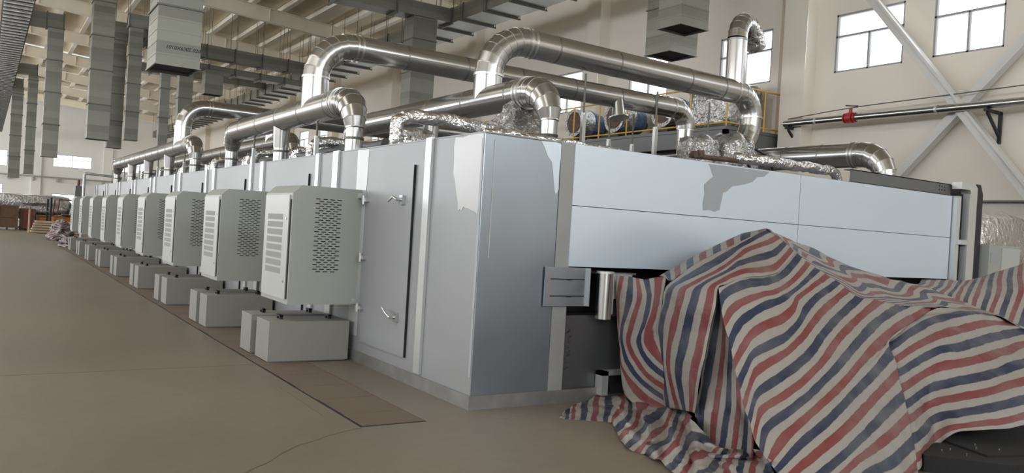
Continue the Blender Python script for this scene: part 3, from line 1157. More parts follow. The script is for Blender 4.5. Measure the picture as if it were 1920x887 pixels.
for i, y in enumerate((10.6, 12.7, 14.7)):
    f = empty('blower_fan', (12.15, y, PZ), label='round blower fan with blue wrap on the platform, '+['partly hidden behind the duct bend', 'middle one below the funnel', 'leftmost with a dark red mouth'][i], cat='fan', group='blower fans on the platform')
    m = MB()
    m.tube([(0, 0, .72), (.55, 0, .72)], .46, 28)
    m.build('scroll_housing', M['film'], f)
    MB().tube([(.55, 0, .72), (1.0, 0, .70)], [.47, .40], 28).build('wrapped_drum', M['blue'], f, label='blue plastic wrapped drum')
    MB().tube([(-.02, 0, .72), (.02, 0, .72)], .34, 28).build('inlet_mouth', M['rust'], f, label='brownish wrapped inlet mouth')
    MB().tube([(-.05, 0, .72), (-.01, 0, .72)], .385, 28).build('inlet_ring', M['trim'], f) if False else None
    MB().box(-.1, 1.2, -.35, .35, 0, .2).build('base_frame', M['darksteel'], f)
    MB().tube([(1.0, 0, .62), (1.28, 0, .62)], .14, 20).build('motor', M['darksteel'], f)
crate = crumple_box('wrapped_crate', (12.65, 8.75, PZ), (1.5, 1.5, 1.35), M['film'], 'tall block wrapped in crinkled clear plastic at the platform end', 'crate', amp=.07, seed=41)

# ------------------------------------------------------------------ right wall: braces, fire pipe
XB = 13.32
for nm, a, b, lab in (('wall_brace', (5.0+.15, 7.75), (1.2, 2.75), 'grey steel diagonal brace falling to the right between the wall windows'),
                      ('wall_brace', (-.4, 8.35), (4.9, 2.75), 'grey steel diagonal brace rising to the right across the wall windows')):
    p, q = Vector((XB, a[0], a[1])), Vector((XB+(.17 if 'rising' in lab else 0), b[0], b[1]))
    if 'rising' in lab:
        p.x += .17
    o = MB()
    o.bar(p, q, .16, .20, up=(1, 0, 0))
    d = (q-p).normalized()
    side = d.cross(Vector((1, 0, 0))).normalized()*.10
    o.bar(p+side-Vector((.03, 0, 0)), q+side-Vector((.03, 0, 0)), .05, .22, up=(1, 0, 0))
    o = o.build(nm, M['brace'])
    tag(o, lab, 'brace', 'crossed wall braces')
fp = empty('fire_pipe', (13.15, 0, 4.82), label='long horizontal grey pipe with a red valve along the right wall', cat='pipe')
MB().tube([(0, -12, 0), (0, 7.15, 0)], .085, 24).build('pipe', M['pipe'], fp)
m = MB()
m.tube([(0, 5.22, 0), (0, 5.37, 0)], .125, 20)
m.tube([(0, 5.15, 0), (0, 5.18, 0)], .115, 20)
m.tube([(0, 5.41, 0), (0, 5.44, 0)], .115, 20)
m.tube([(0, 5.15, 0), (0, 5.44, 0)], .09, 20)
m.tube([(0, 5.29, .1), (0, 5.29, .22)], .04, 12)
v = m.build('valve_body', M['red'], fp, label='red valve body')
MB().bar((0, 5.12, .26), (0, 5.42, .30), .05, .025).build('valve_lever', M['darksteel'], v, label='dark valve lever')
for k, y in enumerate((2.15, 7.0)):
    m = MB()
    m.bar((-.15, y, -.12), (.50, y, -.12), .06)
    m.bar((.48, y, -.10), (.48, y, -.75), .06)
    m.bar((-.05, y, -.16), (.46, y, -.60), .05)
    m.build('wall_bracket', M['darksteel'], fp, label='dark triangular bracket')
for y in (0.6, 3.2, 6.2):
    MB().tube([(0, y, 0), (0, y+.05, 0)], .10, 20).build('pipe_joint', M['trim'], fp)
# thin cable above the pipe
tag(MB().tube([(13.2, 7.1, 4.95), (13.2, 5.8, 5.04), (13.2, 4.9, 5.08), (13.2, 2.9, 5.12), (13.2, 1.0, 5.16), (13.2, -4, 5.2)], .012, 8).build('wall_cable', M['seam']), 'thin grey cable strung just above the long wall pipe', 'cable')
tag(MB().box(13.55, 13.69, -8, 6.6, 2.86, 2.90).build('trim_60', M['seam']), kind='structure')
# pipe on the far wall
fw = empty('wall_pipe', (0, 83.5, 4.35), label='thin grey pipe on brackets across the far wall', cat='pipe')
MB().tube([(-12, 0, 0), (12, 0, 0)], .07, 14).build('pipe', M['ownpost'], fw)
for x in range(-10, 11, 2):
    MB().box(x-.05, x+.05, -.05, .38, -.45, -.05).build('bracket', M['ownpost'], fw)
# ladder frame at the far end of the oven
lf = empty('pipe_frame', (-.1, 30.6, 0), label='slim white pipe frame standing at the far end of the oven', cat='frame')
m = MB()
m.tube([(-.35, 0, 0), (-.35, 0, 2.95), (-.3, 0, 3.02), (1.0, 0, 2.95), (1.0, 0, 2.6)], .06, 12)
m.build('pipe', M['ownpost'], lf)
MB().box(-.62, -.28, .3, .7, 1.9, 2.5).build('switch_box', M['greysteel'], lf, label='grey switch box')
MB().tube([(-.5, .5, 2.5), (-.5, .5, 2.75)], .05, 10).build('lamp_stack', M['maroon'], lf, label='dark red signal lamp')

# ------------------------------------------------------------------ rectangular ducts overhead


def rect_duct(name, c, sx, sy, z0, z1, label, group=None, step=1.15, marks=False):
    """vertical hollow drop duct with flanged joints and open bottom"""
    o = empty(name, (c[0], c[1], z0), label=label, cat='duct', group=group)
    h = z1-z0
    t = .012
    m = MB()
    m.box(-sx/2, sx/2, -sy/2, -sy/2+t, 0, h)
    m.box(-sx/2, sx/2, sy/2-t, sy/2, 0, h)
    m.box(-sx/2, -sx/2+t, -sy/2+t, sy/2-t, 0, h)
    m.box(sx/2-t, sx/2, -sy/2+t, sy/2-t, 0, h)
    # pressed beads around the sheet
    z = .2
    while z < h:
        if abs((z/step)-round(z/step)) > .08:
            for s in (-1, 1):
                m.box(-sx/2, sx/2, s*(sy/2+.003)-.003, s*(sy/2+.003)+.003, z, z+.008)
                m.box(s*(sx/2+.003)-.003, s*(sx/2+.003)+.003, -sy/2, sy/2, z, z+.008)
        z += .235
    m.build('duct_body', M['galv'], o)
    MB().box(-sx/2+t, sx/2-t, -sy/2+t, sy/2-t, .05, .06).build('inner_shade', M['dark'], o)  # black sheet added so the open end looks dark inside
    z = 0.0
    k = 0
    while z < h:
        w_ = .018 if k == 0 else .026
        m = MB()
        for (a, b, c_, d) in ((-sx/2-w_, sx/2+w_, -sy/2-w_, -sy/2-.001), (-sx/2-w_, sx/2+w_, sy/2+.001, sy/2+w_), (-sx/2-w_, -sx/2-.001, -sy/2, sy/2), (sx/2+.001, sx/2+w_, -sy/2, sy/2)):
            m.box(a, b, c_, d, z, z+(.02 if k == 0 else .035))
        m.build('joint_flange', M['seam'] if k else M['galv'], o)
        z += step
        k += 1
    if marks:
        cu = bpy.data.curves.new('duct_writing', 'FONT')
        cu.body = '1010X630E 020'
        cu.size = .10
        cu.shear = .25
        cu.extrude = .0005
        cu.offset = .0015
        to = bpy.data.objects.new('tmp_text', cu)
        C.objects.link(to)
        dg = bpy.context.evaluated_depsgraph_get()
        me = bpy.data.meshes.new_from_object(to.evaluated_get(dg))
        bpy.data.objects.remove(to)
        me.materials.clear()
        me.materials.append(M['ink'])
        t_ = bpy.data.objects.new('duct_writing', me)
        C.objects.link(t_)
        t_.parent = o
        t_.rotation_euler = (PI/2, 0, 0)
        t_.location = (-sx*.30, -sy/2-.004, .33)
        t_['label'] = 'black handwritten size marks'
    return o


def box_run(name, p, q, w_, h_, label, step=1.2, m=None, group=None, bottom=None, ribs=False):
    """horizontal rectangular duct between p and q (centre of the underside), with joint flanges"""
    p, q = Vector(p), Vector(q)
    o = empty(name, p, label=label, cat='duct', group=group)
    d = q-p
    L = d.length
    ang = math.atan2(d.y, d.x)
    o.rotation_euler.z = ang
    db = MB()
    if ribs and L > 10:
        pts_ = [(0, h_)]
        q_ = .3
        for i in range(int(L/q_)):
            pts_ += [(i*q_+.004, 0), (i*q_+q_-.004, .055)]
        pts_ += [(L, 0), (L, h_)]
        db.prism(pts_, 'y', -w_/2, w_/2)
    else:
        db.box(0, L, -w_/2, w_/2, 0, h_)
    db.build('duct_body', m or M['galv'], o)
    k = max(1, int(L/step))
    for i in range(k+1):
        x = i*L/k
        f = .035
        m2 = MB()
        m2.box(x-.02, x+.02, -w_/2-f, w_/2+f, -f, -.001)
        m2.box(x-.02, x+.02, -w_/2-f, w_/2+f, h_+.001, h_+f)
        m2.box(x-.02, x+.02, -w_/2-f, -w_/2-.001, 0, h_)
        m2.box(x-.02, x+.02, w_/2+.001, w_/2+f, 0, h_)
        if not ribs:
            m2.box(x-.025, x+.025, -w_/2-.12, w_/2+.12, -f-.05, -f)
            ht = roof_z(p.x+d.x/L*x)-p.z-.2
            m2.box(x-.008, x+.008, -w_/2-.11, -w_/2-.095, -f, ht)
            m2.box(x-.008, x+.008, w_/2+.095, w_/2+.11, -f, ht)
        m2.build('joint_flange', M['seam'], o)
    return o


rect_duct('drop_duct', (-.74, 11.2), .82, 1.05, 4.52, 9.3, 'big near square drop duct with handwritten black marks hanging at the left', marks=True)
DG = 'square drop ducts hanging from the roof'
rect_duct('drop_duct', (-.72, 24.3), .66, .60, 3.95, 10.6, 'tall wide grey drop duct left of the duct with writing', DG)
rect_duct('drop_duct', (1.10, 30.2), .50, .42, 4.5, 9.2, 'narrow drop duct just left of the big duct with writing', DG)
rect_duct('drop_duct', (.72, 32.2), .57, .5, 4.25, 9.2, 'drop duct half hidden behind the narrow one, hanging slightly lower', DG)
rect_duct('drop_duct', (-1.93, 27.2), .50, .45, 3.37, 8.0, 'long thin drop duct hanging from the bright ribbed duct, third from the left edge', DG)
rect_duct('drop_duct', (-2.05, 40.2), .42, .5, 3.12, 8.0, 'slim drop duct reaching low beside the leftmost one', DG)
rect_duct('drop_duct', (-2.52, 46.2), .55, .5, 3.05, 8.0, 'leftmost drop duct ending above the far wall pipe', DG)
rect_duct('drop_duct', (1.97, 28.2), .34, .4, 4.2, 11.5, 'thin drop duct right of the writing, ending behind the far round duct', DG)
rect_duct('drop_duct', (3.7, 33.4), .6, .6, 4.6, 9.0, 'dim drop duct behind the far riser bend', DG)
rect_duct('drop_duct', (5.05, 34.0), .82, .7, 7.35, 8.5, 'short square drop under the crossing ducts in the middle distance', DG)
rect_duct('drop_duct', (8.85, 19.65), .92, .75, 5.9, 9.0, 'square drop duct passing behind the rear cross duct', DG)
rect_duct('drop_duct', (9.63, 7.4), .88, .75, 6.6, 11.2, 'right square outlet duct hanging lower in front, open black end', 'paired outlet ducts before the right wall')
rect_duct('drop_duct', (10.82, 9.0), .95, .90, 6.43, 11.0, 'rear square outlet duct, lower of the pair before the right wall', 'paired outlet ducts before the right wall')
box_run('main_duct', (-3.17, 14, 8.0), (-3.17, 80, 8.0), .80, .55, 'long bright ribbed main duct along the upper left edge', step=.6, ribs=True, m=M['foilduct'] if 'foilduct' in M else None)
for y, x1, w_ in ((27.2, -1.7, .5), (40.2, -1.9, .5), (46.2, -2.3, .5)):
    box_run('branch_duct', (-2.76, y, 8.0), (x1, y, 8.0), w_, .5, {27.2: 'short branch joining the ribbed duct to the third drop from the left', 40.2: 'short branch joining the ribbed duct to the slim low drop', 46.2: 'short branch joining the ribbed duct to the leftmost drop'}[y], ribs=True, step=.5)
box_run('main_duct', (10.5, 9, 9.0), (10.5, 80, 9.0), 1.25, .55, 'long flat duct with cross bars running below the right eaves', step=1.55)
box_run('branch_duct', (5.6, 19.65, 9.02), (9.86, 19.65, 9.02), .75, .5, 'wide branch duct crossing to the drop behind the rear cross duct', step=1.6)
box_run('branch_duct', (.6, 33.3, 9.0), (9.86, 34.2, 9.0), .6, .6, 'upper crossing branch duct in the middle distance', step=1.3)
box_run('branch_duct', (3.6, 34.3, 8.5), (9.86, 35.0, 8.45), .7, .3, 'lower crossing branch duct in the middle distance', step=1.2)
box_run('branch_duct', (.8, 30.2, 9.2), (3.4, 30.2, 9.2), .45, .45, 'crossing branch duct behind the writing duct feeding the narrow drop', step=1.2)
box_run('branch_duct', (.4, 32.2, 9.2), (3.2, 32.2, 9.2), .45, .45, 'second crossing branch duct behind the writing duct, a little farther', step=1.2)
box_run('branch_duct', (2.0, 42.5, 9.3), (9.86, 42.5, 9.3), .6, .5, 'faint far crossing branch duct', step=1.4)
box_run('branch_duct', (-2.5, 24.3, 10.0), (4.0, 24.3, 10.0), .6, .5, 'high branch duct above the tall wide drop duct', step=1.4)

# ------------------------------------------------------------------ items beside the right end of the oven
cb = empty('electrical_cabinet', (8.62, -.25, 0), label='light grey switch cabinet standing at the right end of the oven', cat='cabinet')
MB().box(0, .92, 0, .45, .02, 1.89).build('body', M['cab'], cb)
MB().box(.36, .90, -.015, -.001, .1, 1.85).build('door', M['cabdoor'], cb)
MB().box(.06, .24, -.006, -.001, 1.62, 1.78).build('nameplate', M['greyfilm'], cb)
MB().box(.02, .9, .02, .43, 0, .02).build('base', M['darksteel'], cb)
o = crumple_box('foil_covered_pallet', (12.0, 2.2, 0), (3.2, 2.6, 2.55), M['foil'], 'foil wrapped load in the far right corner behind the switch cabinet', 'pallet load', amp=.16, div=14, seed=51)

# dark machine under the tarpaulin
ug = empty('covered_machine', (3.0, -1.6, 0), label='dark steel machine showing under the tarpaulin hem at lower right', cat='machine')
m = MB()
m.box(-.60, 2.6, -.72, .9, .03, .72)
m.box(-1.12, -.86, -.35, .8, .0, .70)  # black block added to make the hollow under the drape dark
m.build('side_frame', M['voidblack'], ug)
m = MB()
m.box(-.4, .9, -.5, .4, .70, .9)
m.build('upper_frame', M['darksteel'], ug)
m = MB()
m.prism([(-.68, -1.36), (-.30, -1.80), (1.5, -2.35), (2.4, -.75), (-.2, -.75)], 'z', 0, .13)
m.build('base_rail', M['voidblack'], ug)
MB().prism([(-.22, -1.60), (.9, -1.95), (1.2, -1.2), (.0, -1.0)], 'z', .131, .145).build('end_plate', M['voidblack'], ug, label='black bolted plate')
for x, y, z in ((-.10, -1.45, .145), (.02, -1.38, .145), (.06, -1.55, .145), (-.34, -1.5, .13), (-.42, -1.35, .13), (-.3, -1.35, .13)):
    MB().tube([(x, y, z), (x, y, z+.015)], .009, 10).build('bolt', M['steel'], ug, label='bright bolt head')

# ------------------------------------------------------------------ tarpaulins
D = {"A":[[-0.7,[[1.651,-0.825,0.086],[1.577,-0.86,0.319],[1.537,-0.87,0.522],[1.543,-0.828,0.69],[1.571,-0.73,0.827],[1.574,-0.794,1.037],[1.68,-0.727,1.218],[1.826,-0.913,1.444],[2.041,-1.006,1.568],[2.311,-1.054,1.693],[2.545,-1.15,1.829]]],[0.5,[[1.64,-0.878,0.098],[1.568,-0.897,0.326],[1.533,-0.889,0.526],[1.543,-0.824,0.815],[1.55,-0.862,1.044],[1.618,-0.861,1.224],[1.658,-1.084,1.353],[1.878,-1.162,1.477],[2.241,-1.118,1.642],[2.456,-1.151,1.771],[2.544,-1.178,1.812]]],[2.5,[[1.578,-1.084,0.127],[1.516,-1.003,0.448],[1.507,-0.982,0.64],[1.487,-1.04,0.845],[1.463,-1.119,1.072],[1.52,-1.11,1.226],[1.533,-1.211,1.279],[1.768,-1.299,1.42],[2.058,-1.252,1.547],[2.238,-1.212,1.626],[2.375,-1.257,1.679],[2.467,-1.273,1.709],[2.583,-1.27,1.755]]],[4.5,[[1.538,-1.195,0.144],[1.478,-1.147,0.475],[1.454,-1.201,0.676],[1.446,-1.245,0.873],[1.419,-1.324,1.095],[1.482,-1.32,1.25],[1.544,-1.339,1.304],[1.782,-1.386,1.422],[1.983,-1.352,1.507],[2.219,-1.394,1.561],[2.399,-1.385,1.606],[2.606,-1.33,1.708]]],[6.5,[[1.501,-1.308,0.162],[1.418,-1.397,0.522],[1.416,-1.44,0.715],[1.441,-1.45,0.901],[1.419,-1.515,1.116],[1.494,-1.475,1.269],[1.6,-1.471,1.33],[1.741,-1.48,1.394],[1.859,-1.525,1.434],[2.038,-1.552,1.444],[2.253,-1.523,1.482],[2.62,-1.396,1.65]]],[7.6,[[1.483,-1.376,0.165],[1.403,-1.49,0.54],[1.414,-1.52,0.728],[1.448,-1.517,0.91],[1.431,-1.577,1.1],[1.517,-1.52,1.278],[1.584,-1.548,1.309],[1.683,-1.564,1.353],[1.802,-1.607,1.382],[1.958,-1.621,1.391],[2.225,-1.577,1.441],[2.63,-1.439,1.617]]]],
    "M":[[7.6,[[1.48,-1.554,1.28],[1.561,-1.568,1.31],[1.672,-1.573,1.354],[1.825,-1.587,1.381],[1.987,-1.598,1.39],[2.234,-1.57,1.441],[2.64,-1.431,1.617]]],[8.5,[[1.457,-1.61,1.135],[1.497,-1.598,1.211],[1.578,-1.604,1.263],[1.755,-1.622,1.318],[1.936,-1.644,1.331],[2.135,-1.631,1.371],[2.364,-1.573,1.449],[2.666,-1.462,1.589]]],[10.5,[[1.442,-1.671,0.989],[1.521,-1.668,1.087],[1.628,-1.685,1.166],[1.852,-1.721,1.23],[1.991,-1.732,1.256],[2.242,-1.687,1.335],[2.504,-1.607,1.435],[2.704,-1.532,1.529]]],[12.5,[[1.402,-1.788,0.836],[1.488,-1.755,0.941],[1.59,-1.756,1.043],[1.783,-1.784,1.145],[1.971,-1.797,1.197],[2.123,-1.775,1.247],[2.344,-1.724,1.32],[2.74,-1.608,1.475]]],[14.5,[[1.328,-1.904,0.687],[1.419,-1.884,0.78],[1.545,-1.878,0.904],[1.661,-1.897,0.988],[1.833,-1.944,1.05],[2.018,-1.914,1.127],[2.176,-1.825,1.219],[2.34,-1.787,1.273],[2.777,-1.695,1.418]]],[16.5,[[1.258,-2.025,0.557],[1.371,-1.984,0.673],[1.477,-1.967,0.787],[1.58,-2.027,0.854],[1.736,-2.083,0.928],[1.939,-2.036,1.029],[2.163,-1.939,1.139],[2.394,-1.861,1.229],[2.832,-1.772,1.37]]],[18.5,[[1.134,-2.196,0.412],[1.261,-2.127,0.514],[1.386,-2.07,0.644],[1.487,-2.112,0.733],[1.656,-2.177,0.84],[1.856,-2.147,0.935],[2.098,-2.064,1.04],[2.378,-1.971,1.146],[2.851,-1.857,1.309]]],[20.5,[[1.069,-2.309,0.337],[1.237,-2.208,0.469],[1.337,-2.197,0.548],[1.46,-2.268,0.651],[1.626,-2.307,0.76],[1.797,-2.279,0.83],[2.043,-2.189,0.937],[2.445,-2.06,1.086],[2.887,-1.957,1.241]]],[22.5,[[0.978,-2.438,0.237],[1.079,-2.377,0.315],[1.192,-2.316,0.406],[1.32,-2.366,0.489],[1.494,-2.417,0.611],[1.804,-2.374,0.756],[2.22,-2.227,0.92],[2.648,-2.116,1.073],[3.061,-2.042,1.216]]],[24.5,[[0.946,-2.532,0.186],[1.081,-2.446,0.292],[1.235,-2.465,0.395],[1.386,-2.508,0.494],[1.843,-2.446,0.699],[2.319,-2.304,0.858],[2.648,-2.219,0.983],[2.88,-2.167,1.067],[3.35,-2.087,1.182]]],[26.5,[[0.916,-2.625,0.137],[1.052,-2.598,0.231],[1.267,-2.606,0.377],[1.656,-2.587,0.558],[2.086,-2.47,0.696],[2.583,-2.328,0.872],[2.891,-2.267,0.967],[3.26,-2.2,1.058],[3.747,-2.152,1.169]]],[27.3,[[0.908,-2.665,0.119],[0.999,-2.662,0.177],[1.209,-2.654,0.323],[1.575,-2.648,0.499],[1.991,-2.539,0.633],[2.468,-2.407,0.78],[2.66,-2.354,0.855],[2.796,-2.315,0.91],[2.869,-2.298,0.934]]],[28.5,[[0.893,-2.711,0.096],[1.134,-2.715,0.253],[1.487,-2.715,0.432],[1.877,-2.62,0.559],[2.31,-2.506,0.671],[2.565,-2.434,0.758],[2.743,-2.393,0.818]]],[30.5,[[0.862,-2.806,0.049],[1.012,-2.816,0.134],[1.332,-2.833,0.295],[1.633,-2.793,0.403],[2.228,-2.622,0.546],[2.496,-2.552,0.613],[2.659,-2.511,0.664]]],[32.5,[[0.913,-2.898,0.045],[1.116,-2.934,0.13],[1.402,-2.917,0.233],[1.713,-2.854,0.328],[2.137,-2.736,0.425],[2.372,-2.674,0.471],[2.544,-2.632,0.508]]],[34.5,[[0.988,-3.012,0.022],[1.233,-2.999,0.116],[1.47,-2.96,0.188],[1.752,-2.916,0.237],[2.066,-2.85,0.296],[2.243,-2.805,0.332],[2.395,-2.765,0.366]]],[36.5,[[1.111,-3.089,0.012],[1.459,-3.035,0.097],[1.803,-2.988,0.129],[2.022,-2.948,0.171],[2.13,-2.925,0.195],[2.242,-2.899,0.218]]],[38.5,[[1.331,-3.183,0.012],[1.746,-3.084,0.012],[1.957,-3.037,0.032],[2.136,-3.008,0.075]]],[40.5,[[1.459,-3.296,0.012],[1.652,-3.258,0.012],[1.834,-3.21,0.012]]]],
    "G":[[7.6,[[1.523,-1.338,0.153],[1.517,-1.385,0.516],[1.521,-1.422,0.709],[1.53,-1.441,0.898],[1.563,-1.457,1.086],[1.563,-1.478,1.274]]],[8.5,[[1.401,-1.521,0.038],[1.555,-1.38,0.207],[1.554,-1.436,0.523],[1.555,-1.463,0.714],[1.569,-1.478,0.902],[1.586,-1.48,1.065],[1.572,-1.49,1.252]]],[10.5,[[1.166,-1.889,0.044],[1.449,-1.628,0.109],[1.58,-1.533,0.238],[1.619,-1.52,0.535],[1.615,-1.53,0.723],[1.618,-1.524,0.908],[1.621,-1.517,1.046],[1.607,-1.525,1.186]]],[12.5,[[1.007,-2.1,0.039],[1.298,-1.877,0.093],[1.592,-1.646,0.262],[1.656,-1.573,0.543],[1.655,-1.578,0.729],[1.662,-1.575,0.914],[1.661,-1.571,1.052]]],[14.5,[[1.038,-2.189,0.047],[1.21,-2.071,0.086],[1.604,-1.751,0.284],[1.672,-1.681,0.424],[1.701,-1.65,0.647],[1.706,-1.644,0.83]]],[16.5,[[1.1,-2.243,0.055],[1.248,-2.128,0.097],[1.518,-1.904,0.212],[1.626,-1.81,0.317],[1.702,-1.743,0.48],[1.728,-1.722,0.612]]],[18.5,[[1.13,-2.314,0.062],[1.246,-2.219,0.099],[1.398,-2.092,0.158],[1.526,-1.99,0.231],[1.62,-1.915,0.318]]]],
    "H":[[-0.7,[[1.849,-0.546,1.304],[1.79,-0.581,1.17],[1.694,-0.661,0.971],[1.621,-0.698,0.837],[1.57,-0.785,0.708],[1.547,-0.859,0.62],[1.537,-0.888,0.565]]],[-1.5,[[1.812,-0.458,1.291],[1.76,-0.509,1.163],[1.674,-0.558,0.948],[1.624,-0.541,0.801],[1.587,-0.585,0.679],[1.547,-0.761,0.589],[1.533,-0.896,0.522]]],[-3.5,[[1.732,-0.377,1.262],[1.71,-0.468,1.106],[1.664,-0.503,0.926],[1.628,-0.492,0.795],[1.606,-0.472,0.693],[1.567,-0.572,0.564],[1.538,-0.738,0.475],[1.542,-0.902,0.413]]],[-5.5,[[1.674,-0.316,1.267],[1.671,-0.372,1.096],[1.651,-0.341,0.907],[1.63,-0.315,0.755],[1.611,-0.324,0.64],[1.583,-0.419,0.539],[1.546,-0.648,0.383],[1.578,-0.883,0.293]]],[-7.5,[[1.628,-0.27,1.278],[1.629,-0.279,1.087],[1.628,-0.239,0.922],[1.621,-0.195,0.777],[1.611,-0.213,0.624],[1.579,-0.342,0.474],[1.556,-0.562,0.31],[1.637,-0.861,0.165]]],[-9.5,[[1.568,-0.21,1.283],[1.565,-0.185,1.158],[1.573,-0.153,1.047],[1.612,-0.154,0.805],[1.609,-0.191,0.621],[1.568,-0.302,0.367],[1.577,-0.588,0.175],[1.67,-0.821,0.064]]],[-11,[[1.534,-0.168,1.29],[1.545,-0.151,1.154],[1.568,-0.142,1.046],[1.607,-0.136,0.802],[1.607,-0.186,0.609],[1.571,-0.271,0.394],[1.571,-0.353,0.117],[1.551,-0.638,0.012]]]],
    "P":[[26.5,[[2.944,-2.236,0.952],[3.178,-2.2,1.03],[3.444,-2.166,1.091],[3.77,-2.14,1.167]]],[27.3,[[2.934,-2.259,0.927],[3.227,-2.222,1.017],[3.653,-2.172,1.121],[3.893,-2.215,1.18]]],[28.5,[[2.738,-2.302,0.818],[2.858,-2.334,0.865],[3.247,-2.273,0.976],[3.678,-2.262,1.086],[3.93,-2.323,1.142],[4.261,-2.328,1.146],[4.556,-2.349,1.115]]],[30.5,[[2.672,-2.385,0.719],[2.795,-2.413,0.764],[3.136,-2.37,0.849],[3.448,-2.398,0.941],[3.717,-2.444,1.0],[4.249,-2.414,1.054],[4.654,-2.445,1.053]]],[32.5,[[2.608,-2.459,0.626],[2.736,-2.483,0.669],[3.107,-2.432,0.751],[3.327,-2.481,0.832],[3.525,-2.543,0.864],[3.98,-2.553,0.927],[4.395,-2.542,0.966],[4.71,-2.564,0.994],[4.936,-2.751,0.962]]],[34.5,[[2.531,-2.547,0.518],[2.664,-2.566,0.558],[3.088,-2.498,0.638],[3.245,-2.571,0.704],[3.417,-2.645,0.742],[3.703,-2.698,0.792],[3.988,-2.718,0.834],[4.368,-2.723,0.882],[4.673,-2.866,0.861]]],[36.5,[[2.422,-2.648,0.406],[2.559,-2.664,0.443],[3.053,-2.554,0.52],[3.276,-2.698,0.609],[3.547,-2.826,0.68],[3.986,-2.902,0.768],[4.399,-2.986,0.756]]],[38.5,[[2.35,-2.729,0.318],[2.481,-2.746,0.355],[2.977,-2.604,0.394],[3.185,-2.754,0.479],[3.399,-2.905,0.556],[3.707,-3.034,0.645],[4.122,-3.108,0.623]]],[40.5,[[2.224,-2.839,0.192],[2.343,-2.861,0.229],[2.932,-2.686,0.302],[3.094,-2.809,0.366],[3.307,-2.958,0.428],[3.588,-3.095,0.506],[3.979,-3.174,0.52]]],[42.5,[[2.151,-2.919,0.085],[2.258,-2.948,0.123],[2.83,-2.742,0.159],[2.96,-2.821,0.251],[3.131,-2.925,0.292],[3.323,-3.041,0.325],[3.532,-3.128,0.378],[3.856,-3.232,0.388]]],[44,[[2.076,-2.969,0.002],[2.171,-3.002,0.041],[2.789,-2.78,0.071],[2.888,-2.82,0.173],[2.992,-2.87,0.233],[3.181,-2.987,0.258],[3.338,-3.078,0.275],[3.505,-3.144,0.308],[3.798,-3.26,0.312]]]],
    "B":[[[1.806,-0.591,1.286,-1.5],[1.73,-0.742,1.282,1.2],[1.827,-0.914,1.434,5],[2.042,-1.006,1.558,8.5],[2.311,-1.054,1.683,12],[2.546,-1.15,1.819,15]],[[1.956,-0.32,1.3,-1.5],[2.053,-0.383,1.372,1.2],[2.241,-0.506,1.521,5],[2.439,-0.635,1.652,8.5],[2.638,-0.765,1.777,12],[2.848,-0.902,1.841,15]],[[2.416,0.035,1.154,-1.5],[2.519,-0.032,1.231,1.2],[2.72,-0.163,1.39,5],[2.931,-0.301,1.529,8.5],[3.143,-0.439,1.663,12],[3.368,-0.586,1.731,15]],[[2.551,0.123,0.747,-1.5],[2.656,0.055,0.825,1.2],[2.86,-0.078,0.987,5],[3.076,-0.219,1.129,8.5],[3.291,-0.359,1.265,12],[3.519,-0.508,1.334,15]]],
